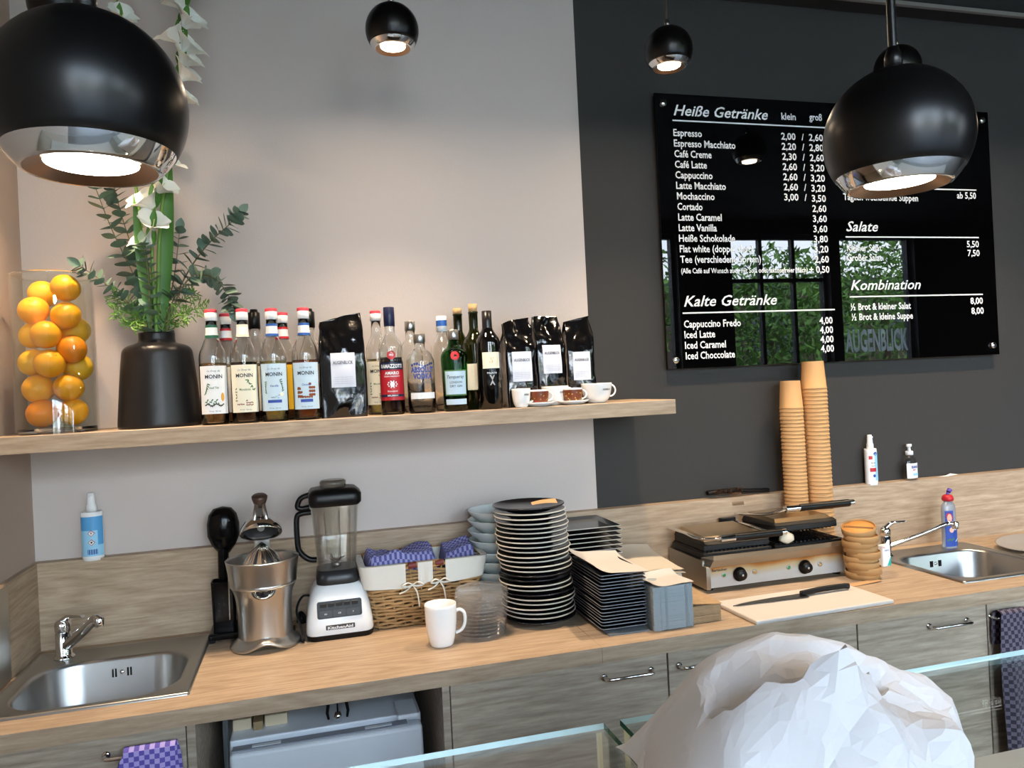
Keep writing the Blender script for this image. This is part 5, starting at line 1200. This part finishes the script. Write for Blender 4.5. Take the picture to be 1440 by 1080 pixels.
# ------------------------------------------------------------------ square plates at the back
def sq_plate(hw, hd, rimm):
    R = lambda a, c, r, z: [(x, y, z) for x, y in rrect(-a, a, -c, c, r, 4)]
    b = MB().m(PD).loft([R(hw-0.03, hd-0.03, 0.01, 0.0), R(hw-0.022, hd-0.022, 0.01, 0.002), R(hw-0.001, hd-0.001, 0.010, 0.0085)], False); b.add(R(hw-0.03, hd-0.03, 0.01, 0.0), [tuple(range(20))[::-1]])
    b.m(rimm).loft([R(hw-0.001, hd-0.001, 0.010, 0.0085), R(hw, hd, 0.011, 0.0096), R(hw-0.0005, hd-0.0005, 0.010, 0.0108), R(hw-0.002, hd-0.002, 0.009, 0.0110)], False)
    b.m(PD).loft([R(hw-0.002, hd-0.002, 0.009, 0.0110), R(hw-0.024, hd-0.024, 0.01, 0.0048)], False); b.add(R(hw-0.024, hd-0.024, 0.01, 0.0048), [tuple(range(20))]); return b
NQ = 17; src = None; st = 0.0142
for k in range(NQ):
    i = NQ-1-k; z = T+st*k; x = 0.850+rd.uniform(-.003, .003); y = -0.137+rd.uniform(-.003, .003)
    nm = 'square dark plate, %s in the stack behind the paper-topped plates' % place_in_stack(i, NQ-1)
    if src is None: src = sq_plate(0.095, 0.108, PR).build('square_plate', None, (x, y, z)); tag(src, nm, 'plate', 'square plates at the back')
    else: clone(src, (x, y, z), 0, nm)
NQ2 = 17; src = None; st = 0.0091; PRG = mat('plate_rim_grey', (120, 124, 132), 0.3)
for k in range(NQ2):
    i = NQ2-1-k; z = T+0.0045+st*k; x = 0.822+rd.uniform(-.0025, .0025); y = -0.392+rd.uniform(-.0025, .0025)
    nm = 'square slate-dark plate, %s under the white paper sheet' % place_in_stack(i, NQ2-1)
    if src is None: src = sq_plate(0.069, 0.130, PRG).build('square_plate', None, (x, y, z)); tag(src, nm, 'plate', 'square plates under the paper sheet')
    else: clone(src, (x, y, z), 0, nm)
tag(MB().m(mat('grey_mat', (120, 126, 130), 0.6)).box(0.765, 0.885, -0.5385, -0.30, T+0.0003, T+0.004).build('thin_board'), 'thin grey board under the slate-dark square plates', 'board')
zt = T+0.0045+st*(NQ2-1)+0.0115
PAPW = mat('greaseproof_paper', (190, 186, 180), 0.75, sub=0.05)
def sheet(name, x0, x1, y0, y1, z, label, seed, curl=(0, 0, 0, 0), rot=0.0, m=None, th=0.0006, cat='paper sheet', group=None):
    rd = random.Random(seed); ph = rd.uniform(0, 6); cx, cy = (x0+x1)/2, (y0+y1)/2
    def f(u, v, e=0):
        x = x0+(x1-x0)*u-cx; y = y0+(y1-y0)*v-cy
        zz = z+0.003+0.0022*sin(u*5+ph)+0.0022*sin(v*4+ph*2)+curl[0]*max(0, 0.35-u)**2*8+curl[1]*max(0, u-0.65)**2*8+curl[2]*max(0, 0.35-v)**2*8+curl[3]*max(0, v-0.65)**2*8
        return (cx+x*cos(rot)-y*sin(rot), cy+x*sin(rot)+y*cos(rot), zz+e)
    b = MB().m(m or PAPW); b.grid(lambda u, v: f(u, v, th), 18, 18); b.grid(lambda u, v: f(u, v), 18, 18, True, True)
    return tag(b.build(name), label, cat, group)
sheet('paper_sheet', 0.735, 0.900, -0.530, -0.270, zt, 'white greaseproof sheet lying on the slate-dark square plates', 1, (0.028, -0.004, 0.0, 0.01), -0.03)
# grey folded napkins
NAP = mat('napkin_grey', (150, 160, 164), 0.85)
b = MB().m(NAP); rdn = random.Random(3); n = 44; base = []
for k in range(n):
    z = T+0.001+0.0027*k; ex = rdn.uniform(-.001, .001); ey = rdn.uniform(-.001, .001)
    prof = [(0.0, 0.0), (0.018, -0.0045), (0.024, 0.0), (0.034, -0.001), (0.037, 0.004), (0.043, 0.0), (0.095, 0.0), (0.098, 0.004), (0.104, -0.001), (0.110, 0.003), (0.118, 0.0), (0.121, 0.003)]
    fr_ = [(0.8935+u*1.0+ex, -0.553+w+ey+0.002) for u, w in prof]; poly = fr_+[(1.0145+ex, -0.415), (0.8935+ex, -0.415)]
    b.slab(poly, z, z+0.0026)
o = b.build('napkin_stack'); tag(o, 'block of grey-blue folded paper napkins beside the slate-dark plates', 'napkins', None, 'stuff')
ztop = T+0.001+0.0027*n
sheet('napkin', 0.892, 1.018, -0.556, -0.420, ztop-0.002, 'cream folded napkin lying loose on top of the grey napkin block', 5, (0.01, 0, 0, 0.012), 0.0, None, 0.001, 'napkin')
# cream paper sheets behind, and brown bags at the side
CRE = mat('cream_paper', (188, 180, 164), 0.8)
b = MB().m(CRE); 
for k in range(30): z = T+0.001+0.0038*k; e = rdn.uniform(-.002, .002); b.box(0.925+e, 1.055+e, -0.412+e*0.3, -0.135, z, z+0.0034)
tag(b.build('paper_bag_stack'), 'stack of cream paper bags between the square plates and the grill', 'paper bags', None, 'stuff')
zc = T+0.001+0.0038*30
for k in range(3): sheet('paper_bag', 0.918+0.006*k, 1.065+0.004*k, -0.420+0.012*k, -0.120, zc+0.0015+0.0035*k, 'loose cream paper bag on the cream stack, %s' % ['lowest of the three', 'between two others', 'uppermost of the three'][k], 20+k, (0.0, -0.002, 0, 0.012+0.003*k), -0.03*k, CRE, 0.0008, 'paper bag', 'loose cream paper bags')
BRN = mat('brown_paper', (168, 140, 106), 0.85, var=0.12, vscale=60)
b = MB().m(BRN)
for k in range(24): z = T+0.001+0.0020*k; e = rdn.uniform(-.0025, .0025); b.box(1.020+e, 1.108+e, -0.535+e, -0.36, z, z+0.0018)
tag(b.build('paper_bag_stack'), 'low stack of brown paper bags right of the grey napkin block', 'paper bags', None, 'stuff')
sheet('paper_bag', 1.018, 1.112, -0.538, -0.355, T+0.047, 'brown paper bag lying on top of the low brown stack', 31, (0.006, 0, 0, 0.008), 0, BRN, 0.0008, 'paper bag')

# ------------------------------------------------------------------ contact grill
t = thing('contact_grill', 'double steel contact grill with black handles and two control knobs', 'grill', (1.205, -0.292, T))
GW = 0.545; GST_ = mat('grill_steel', (168, 164, 156), 0.30, 1.0); IRON = mat('cast_iron', (18, 17, 17), 0.5)
b = MB().m(GST_); b.prism([(0.0, 0.012), (GW, 0.012), (GW, 0.10), (0, 0.10)], 0.03, 0.262)
body = b.build('body', t)
for sx in (0.03, GW-0.03):
    for sy in (0.05, 0.24): MB().m(BLACKP).at((sx, sy, 0)).lathe([(0, 0), (0.014, 0), (0.012, 0.0122), (0, 0.0122)], 16).build('foot', t)
# scorched front panel
m = bpy.data.materials.new('grill_panel'); m.use_nodes = True; nt = m.node_tree; bs = nt.nodes['Principled BSDF']; bs.inputs['Metallic'].default_value = 0.6; bs.inputs['Roughness'].default_value = 0.4
tc = nt.nodes.new('ShaderNodeTexCoord'); sx_ = nt.nodes.new('ShaderNodeSeparateXYZ'); ns = nt.nodes.new('ShaderNodeTexNoise'); ns.inputs['Scale'].default_value = 9; md = nt.nodes.new('ShaderNodeMath'); md.operation = 'MULTIPLY_ADD'; md.inputs[1].default_value = 0.028; rp = nt.nodes.new('ShaderNodeValToRGB')
nt.links.new(tc.outputs['Object'], sx_.inputs[0]); nt.links.new(tc.outputs['Object'], ns.inputs['Vector']); nt.links.new(ns.outputs[0], md.inputs[0]); nt.links.new(sx_.outputs['Z'], md.inputs[2])
mr = nt.nodes.new('ShaderNodeMapRange'); mr.inputs['From Min'].default_value = 0.035; mr.inputs['From Max'].default_value = 0.105; nt.links.new(md.outputs[0], mr.inputs['Value']); nt.links.new(mr.outputs[0], rp.inputs[0])
e = rp.color_ramp.elements; e[0].position = 0.30; e[0].color = (*lin((196, 200, 202)), 1); e[1].position = 1.0; e[1].color = (*lin((70, 44, 24)), 1); q = e.new(0.62); q.color = (*lin((190, 170, 130)), 1); q = e.new(0.80); q.color = (*lin((168, 110, 50)), 1)
nt.links.new(rp.outputs[0], bs.inputs['Base Color'])
pn = MB().m(m).box(0.016, GW-0.030, 0.014, 0.030, 0.014, 0.090).build('front_panel', t)
b = MB().m(INK); put_text(b, 'Bartscher', 0.0085, lambda u, v: (0.024+u, 0.0134, 0.066+v), 0.055, 'l', bold=0.02); b.build('lettering', pn)
def knob(x, z):
    k = MB().m(BLACKP).at((x, 0.0138, z), (PI/2, 0, 0)).lathe([(0, 0), (0.0225, 0.0), (0.0235, 0.004), (0.018, 0.006), (0.017, 0.020), (0.0155, 0.0225), (0, 0.023)], 32); k.m(STEEL).lathe([(0.004, 0.0232), (0.003, 0.0245), (0, 0.0245)], 12); k.build('knob', pn)
knob(0.122, 0.049); knob(0.366, 0.046)
for x, z, c in ((0.066, 0.052, (60, 150, 90)), (0.178, 0.050, (200, 150, 90)), (0.305, 0.050, (60, 150, 90)), (0.425, 0.048, (210, 170, 120))):
    l = MB().m(STEEL).at((x, 0.0138, z), (PI/2, 0, 0)).lathe([(0, 0), (0.008, 0), (0.0075, 0.003), (0.0055, 0.003)], 18); l.m(mat('lamp_%d' % c[0] if c[0] < 100 else 'lamp_amber_%d' % c[0], c, 0.2)).lathe([(0.0055, 0.0025), (0.004, 0.005), (0, 0.006)], 16); l.build('indicator_light', pn)
MB().m(GST_).box(GW-0.030, GW, 0.004, 0.030, 0.012, 0.085, 0.001, 1).build('corner_post', t); MB().m(GST_).box(-0.002, 0.014, 0.004, 0.030, 0.012, 0.085, 0.001, 1).build('corner_post', t)
b = MB().m(GST_); b.loft([[(0.010, 0.002, 0.082), (GW-0.006, 0.002, 0.082), (GW-0.004, 0.045, 0.086), (0.001, 0.045, 0.086)], [(0.022, -0.004, 0.106), (GW-0.017, -0.004, 0.106), (GW-0.008, 0.045, 0.108), (0.005, 0.045, 0.108)], [(0.028, 0.006, 0.118), (GW-0.022, 0.006, 0.118), (GW-0.022, 0.012, 0.118), (0.028, 0.012, 0.118)]], True); b.build('drip_lip', t)
b = MB().m(IRON).box(0.010, 0.262, 0.036, 0.255, 0.1005, 0.122, 0.003, 1)
for k in range(16): b.box(0.014+k*0.0152, 0.020+k*0.0152, 0.042, 0.250, 0.1225, 0.1260)
b.build('lower_plate', t)
b = MB().m(IRON).box(0.275, GW-0.006, 0.036, 0.255, 0.1005, 0.122, 0.003, 1)
for k in range(16): b.box(0.280+k*0.0158, 0.286+k*0.0158, 0.042, 0.250, 0.1225, 0.1260)
b.build('lower_plate', t)
def glid(x0, x1, tilt, z0, hx0, hx1, hz):
    """upper plate hinged at the back: thick iron slab, steel cover, steel arms and a black bar handle"""
    w = x1-x0; d = 0.205
    N = lambda m_: MB().m(m_).at((x0, 0.245, z0), (tilt, 0, 0))
    b = N(IRON); b.box(0.006, w-0.006, -d, 0.0, 0.0, 0.020, 0.003, 1)
    b.at((x0, 0.245, z0), (tilt, 0, 0))
    for k in range(15): b.box(0.012+k*(w-0.03)/15, 0.018+k*(w-0.03)/15, -d+0.006, -0.006, -0.003, 0.0)
    b.loft([[(0.006, -d, 0.020), (w-0.006, -d, 0.020), (w-0.006, 0, 0.020), (0.006, 0, 0.020)], [(0.010, -d+0.012, 0.028), (w-0.010, -d+0.012, 0.028), (w-0.010, -0.008, 0.036), (0.010, -0.008, 0.036)]], True)
    up = b.build('upper_plate', t)
    c = N(mat('grill_cover_wood_reflection', (176, 160, 134), 0.30, 1.0))  # tan tint puts the wood's reflection into the steel colour
    c.loft([[(0.016, -d+0.016, 0.0285), (w-0.016, -d+0.016, 0.0285), (w-0.016, -0.012, 0.0365), (0.016, -0.012, 0.0365)], [(0.026, -d+0.034, 0.040), (w-0.026, -d+0.034, 0.040), (w-0.026, -0.016, 0.050), (0.026, -0.016, 0.050)]], True); c.build('cover', up)
    yh = -d-0.026
    for x in (-0.003, w-0.005):
        N(CHROME).tube(bez([(x+0.004, 0.03, 0.040), (x+0.004, -0.08, 0.042+hz*0.20), (x+0.004, -d+0.02, 0.040+hz*0.6), (hx0 if x < 0.1 else hx1, yh, 0.042+hz)], 6), 0.0075, 10, flat=0.7).build('side_arm', up)
    h = N(BLACKM).tube([(hx0+0.048, yh, 0.042+hz), (hx1-0.010, yh, 0.042+hz)], 0.0125, 14)
    h.m(CHROME).tube([(hx0-0.004, yh, 0.042+hz), (hx0+0.048, yh, 0.042+hz)], 0.0120, 14); h.tube([(hx1-0.010, yh, 0.042+hz), (hx1+0.008, yh, 0.042+hz)], 0.0105, 14); h.build('handle', up)
glid(0.008, 0.262, 0.0, 0.1265, 0.055, 0.285, 0.0)
glid(0.276, 0.528, -0.05, 0.152, 0.035, 0.288, 0.036)
for x in (0.05, 0.215, 0.33, 0.49): MB().m(GST_).tube([(x, 0.258, 0.10), (x, 0.258, 0.165)], 0.007, 10).build('hinge_post', t)
MB().m(BLACKP).box(0.20, 0.262, 0.250, 0.266, 0.165, 0.185, 0.002, 1).build('hinge_cap', t)
b = MB().m(mat('cream_lump', (226, 214, 190), 0.6, sub=0.1)); rs = []
for j in range(9):
    a = -PI/2+PI*j/8; ring_ = []
    for i in range(16):
        q = 2*PI*i/16; d_ = 1+0.22*noise.noise(Vector((cos(q)*2, sin(q)*2, a*1.6))); ring_.append((0.027*cos(a)*cos(q)*d_+1e-5*i, 0.016*cos(a)*sin(q)*d_, 0.019*sin(a)*d_))
    rs.append(ring_)
b.loft(rs, True, True); tag(b.build('cheese_lump', None, (1.520, -0.262, T+0.1440)), 'cream-coloured lump lying on the open right half of the grill', 'food')

# ------------------------------------------------------------------ cutting board, knife
t = tag(MB().m(mat('board_white', (202, 196, 188), 0.5)).box(-0.234, 0.234, -0.107, 0.107, 0, 0.0125, 0.004, 2).build('cutting_board', None, (1.400, -0.502, T), 0.03), 'white cutting board lying before the contact grill', 'cutting board')
t = thing('kitchen_knife', 'long black-handled kitchen knife lying on the white cutting board', 'knife', (1.182, -0.472, T+0.0127), 0.022)
b = MB().m(mat('blade_dark', (92, 92, 94), 0.3, 1.0)); P_ = [(0.0, 0.006), (0.05, 0.018), (0.14, 0.026), (0.25, 0.026), (0.25, -0.012), (0.0, 0.0045)]; b.slab([(x, y-0.01) for x, y in P_], 0.002, 0.0042); b.build('blade', t)
b = MB().m(BLACKP); pts = [(0.238, 0.0, 0.009), (0.255, 0.0, 0.010), (0.30, 0.002, 0.0125), (0.35, 0.004, 0.0125), (0.395, 0.004, 0.012), (0.412, 0.0, 0.011)]; b.tube(bez(pts, 4), [0.0085]*21, 10); b.build('handle', t)
# ------------------------------------------------------------------ round kraft lids
KR = mat('kraft_lid', (178, 138, 90), 0.7); KR2 = mat('kraft_top', (204, 146, 78), 0.7); kl = None; NK_ = 9
for k in range(NK_):
    i = NK_-1-k; z = T+0.0005+0.0173*k; x = 1.762+0.004*sin(k*1.9)-0.0012*k; y = -0.325+0.004*cos(k*2.3)
    nm = 'round kraft cardboard lid, %s in the stack right of the grill' % place_in_stack(i, NK_-1)
    if kl is None:
        kl = thing('kraft_lid', nm, 'lid', (x, y, z), 0, 'kraft cardboard lids')
        MB().m(KR).lathe([(0.0515, 0.0), (0.0525, 0.0), (0.0535, 0.0215), (0.0522, 0.0225), (0.0508, 0.0215), (0.0505, 0.0165)], 48).build('side_wall', kl)
        MB().m(KR2).lathe([(0.0504, 0.0150), (0.0504, 0.0165), (0, 0.0165)], 40).build('top_disc', kl)
        MB().m(mat('kraft_fold', (128, 92, 52), 0.8)).box(-0.046, 0.046, -0.005, 0.005, 0.0166, 0.0182).build('fold_strap', kl)
        kl.rotation_euler = (0, 0, -0.9)
    else: clone(kl, (x, y, z), -0.75 if i == 0 else k*0.6, nm)
    if i == 0: top_ = [o for o in COL.objects if o.get('label') == nm][0]; top_.rotation_euler = (0.27, 0, -0.85); top_.location.z += 0.012
tag(MB().m(mat('kraft_card', (190, 150, 108), 0.8)).grid(lambda u, v: (1.650+0.125*u, -0.408+0.030*v+0.012*u, T+0.0012+0.004*u*v+0.010*max(0, 0.3-v)*u), 8, 4).build('cardboard_strip'), 'tan cardboard strip on the worktop before the round kraft lids', 'cardboard')

# ------------------------------------------------------------------ paper cups
KC = mat('kraft_cup', (198, 154, 104), 0.65); KCB = mat('kraft_cup_bottom', (210, 172, 120), 0.7)
def cups(n, x, y, stp, rb, rt, h, where, grp):
    c0 = None; rd = random.Random(n)
    for k in range(n):
        i = n-1-k; nm = 'kraft paper cup, %s in the %s' % (place_in_stack(i, n-1), where); loc = (x+rd.uniform(-.0006, .0006)-0.00012*k, y, T+0.0005+stp*k)
        if c0 is None:
            b = MB().m(KC).lathe([(rt-0.0014, 0.001), (rt+0.0012, 0.0), (rt+0.0028, 0.0015), (rt+0.0028, 0.0042), (rt+0.0010, 0.0058), (rb, h)], 30); b.lathe([(rb-0.0006, h), (rt-0.0012, 0.005)], 30); b.m(KCB).lathe([(rb, h), (rb-0.0020, h), (rb-0.0026, h-0.0045), (0, h-0.0045)], 30)
            c0 = b.build('paper_cup', None, loc); tag(c0, nm, 'paper cup', grp)
        else: clone(c0, loc, 0, nm)
cups(46, 1.794, -0.080, 0.01395, 0.0375, 0.0430, 0.100, 'taller stack of kraft cups', 'kraft cups in the taller stack')
cups(43, 1.706, -0.064, 0.01335, 0.0345, 0.0395, 0.100, 'shorter stack of kraft cups', 'kraft cups in the shorter stack')
# ------------------------------------------------------------------ grill brush
t = thing('grill_brush', 'black grill brush with wire bristles lying on the splashback', 'brush', (1.385, 0.006, ZB))
b = MB().m(BLACKP); b.tube(bez([(0.0, 0, 0.020), (0.06, 0, 0.022), (0.12, 0, 0.022), (0.16, 0, 0.017), (0.20, 0.004, 0.014), (0.255, 0.006, 0.011)], 5), [0.012]*10+[0.0105]*16, 10, flat=0.7); b.build('handle', t)
b = MB().m(mat('bristle', (120, 84, 52), 0.4, 0.7)); rd = random.Random(2)
for k in range(150):
    x = rd.uniform(0.02, 0.135); z = 0.022+rd.uniform(-.006, .006); a = rd.choice([0.35, 2.7, -0.5]); a += rd.uniform(-.3, .3); L = 0.024; b.tube([(x, -0.004, z), (x+rd.uniform(-.003, .003), -0.012-0.3*L*abs(cos(a)), z+L*0.8*sin(a))], 0.0006, 3)
for k in range(16): x = 0.085+0.003*k; b.tube([(x, -0.011, 0.012), (x+0.004, -0.022, -0.03)], 0.0007, 3)
b.build('bristles', t)

# ================================================================== GLASS DISPLAY CASES AND PAPER
GTOP = thin('case_glass', (251, 253, 252), 0.0, 1.45); GEDGE = mat('glass_edge', (30, 92, 70), 0.05, spec=0.8); GEDGE_SKY = mat('glass_edge_sky_tint', (190, 220, 222), 0.08, spec=0.8)  # pale colour on the long edges paints in the reflected sky
def case(x0, x1, yb, yf, zt, label, zd):
    t = thing('glass_display_case', label, 'display case', (x0, yf, 0)); w = x1-x0; d = yb-yf; th = 0.006
    b = MB().m(GTOP)
    b.add([(0, 0, zt), (w, 0, zt), (w, d, zt), (0, d, zt)], [(0, 1, 2, 3)]); b.add([(0, 0, zt-th), (w, 0, zt-th), (w, d, zt-th), (0, d, zt-th)], [(3, 2, 1, 0)])
    b.m(GEDGE_SKY).add([(0, d, zt-th), (w, d, zt-th), (w, d, zt), (0, d, zt)], [(3, 2, 1, 0)]); b.add([(0, 0, zt-th), (w, 0, zt-th), (w, 0, zt), (0, 0, zt)], [(0, 1, 2, 3)])
    b.m(GEDGE).add([(0, 0, zt-th), (0, d, zt-th), (0, d, zt), (0, 0, zt)], [(3, 2, 1, 0)]); b.add([(w, 0, zt-th), (w, d, zt-th), (w, d, zt), (w, 0, zt)], [(0, 1, 2, 3)])
    b.build('top_glass', t)
    for sx in (0.002, w-0.010):
        b = MB().m(GTOP); z0 = zd
        b.add([(sx, 0.01, z0), (sx, d-0.004, z0), (sx, d-0.004, zt-th-0.001), (sx, 0.01, zt-th-0.001)], [(0, 1, 2, 3)]); b.add([(sx+th, 0.01, z0), (sx+th, d-0.004, z0), (sx+th, d-0.004, zt-th-0.001), (sx+th, 0.01, zt-th-0.001)], [(3, 2, 1, 0)])
        b.m(mat('edge_gold', (216, 196, 150), 0.2, spec=0.8)).add([(sx, d-0.004, z0), (sx+th, d-0.004, z0), (sx+th, d-0.004, zt-th-0.001), (sx, d-0.004, zt-th-0.001)], [(3, 2, 1, 0)]); b.build('side_glass', t)
    MB().m(mat('case_grey', (196, 194, 190), 0.5)).box(0, w, 0.0, d-0.004, 0.90, zd-0.001).build('deck', t)
    MB().m(mat('case_dark', (54, 52, 50), 0.6)).box(0.01, w-0.01, 0.02, d-0.02, 0.0, 0.8995).build('base_cabinet', t)
case(-0.762, 0.274, -1.758, -2.26, 1.25, 'left glass display case with green-edged top in the foreground', 0.95)
case(0.292, 1.492, -1.757, -2.26, 1.25, 'right glass display case carrying the crumpled white paper', 1.138)
# crumpled paper: a creased heap of thin paper
PW_ = bpy.data.materials.new('tissue_white'); PW_.use_nodes = True; nt = PW_.node_tree; bs = nt.nodes['Principled BSDF']; bs.inputs['Base Color'].default_value = (*lin((200, 200, 203)), 1); bs.inputs['Roughness'].default_value = 0.55
tl = nt.nodes.new('ShaderNodeBsdfTranslucent'); tl.inputs['Color'].default_value = (*lin((206, 202, 198)), 1); mx = nt.nodes.new('ShaderNodeMixShader'); mx.inputs[0].default_value = 0.28
nt.links.new(bs.outputs[0], mx.inputs[1]); nt.links.new(tl.outputs[0], mx.inputs[2]); nt.links.new(mx.outputs[0], nt.nodes['Material Output'].inputs[0])
def paper_heap():
    rd = random.Random(12); zb = 1.2512
    R_ = [(0.264, -1.862, 0.007), (0.276, -1.866, 0.033), (0.299, -1.87, 0.062), (0.323, -1.874, 0.088), (0.338, -1.878, 0.099), (0.358, -1.882, 0.107), (0.387, -1.886, 0.114), (0.403, -1.89, 0.111), (0.429, -1.893, 0.109), (0.462, -1.897, 0.098), (0.492, -1.901, 0.086), (0.503, -1.905, 0.073), (0.533, -1.909, 0.052), (0.552, -1.913, 0.039), (0.559, -1.917, 0.008)]
    def ridge(u):
        q = u*(len(R_)-1); k = min(int(q), len(R_)-2); f = q-k
        return [R_[k][c]+(R_[k+1][c]-R_[k][c])*f for c in range(3)]
    def P(u, v):
        x, y, h = ridge(u); VR = 0.76
        if v <= VR: a = v/VR; yy = y-0.16*(1-a); xx = x*(1-0.26*(1-a)); zz = h*sin(PI/2*a)**0.8
        else: a = (v-VR)/(1-VR); yy = y+0.05*a; xx = x; zz = h*cos(PI/2*a)**0.7
        s = 0.0
        for k, (fx, fy, am) in enumerate(((8, 30, 0.040), (30, -16, 0.026), (-24, 52, 0.016), (58, 40, 0.010))):
            t_ = (fx*xx+fy*yy+k*1.3+0.9*noise.noise(Vector((xx*11, yy*11, k*3.1))))/2.0; s += am*(abs((t_ % 2)-1)-0.5)
        d_ = v-(0.40+0.42*(u-0.25)+0.05*sin(9*u)); s2 = 0.0
        if 0.22 < u < 0.80: s2 = (-0.030*math.exp(-max(0, d_)/0.12) if d_ > 0 else 0.010*math.exp(d_/0.25))*min(1, 8*(u-0.22))*min(1, 8*(0.80-u))
        calm = 0.35+0.95*min(1, max(0, (u-0.35)/0.35))
        edge = min(1, 5*v)*min(1, 6*u)*min(1, 6*(1-u))*min(1, 5*(1-v))
        top = 1-0.75*math.exp(-((v-VR)/0.10)**2)
        return (xx+0.25*s*edge, yy-0.45*s*calm*edge*top-0.6*s2*edge, max(zb+0.0003, zb+zz+0.75*s*calm*edge*top+s2*edge))
    pts = []; n = 30; m_ = 42
    for i in range(m_):
        for j in range(n):
            pts.append(((i+(0.42*rd.uniform(-1, 1) if 0 < i < m_-1 else 0))/(m_-1), (j+(0.42*rd.uniform(-1, 1) if 0 < j < n-1 else 0))/(n-1)))
    r = geometry.delaunay_2d_cdt([Vector(p) for p in pts], [], [], 0, 1e-6)
    V = [P(min(1, max(0, p[0])), min(1, max(0, p[1]))) for p in r[0]]
    b = MB().m(PW_).add(V, [tuple(f) for f in r[2]], False)
    # loose flap hanging at the left
    b.grid(lambda u, v: (0.222+0.055*u+0.045*v, -1.965+0.095*v+0.012*u, zb+0.002+0.030*u*(1-0.2*v)+0.003*sin(9*v)+0.020*v*(1-u)), 10, 10, False)
    return tag(b.build('crumpled_paper'), 'big crumpled white paper lying on the right glass display case', 'paper')
paper_heap()
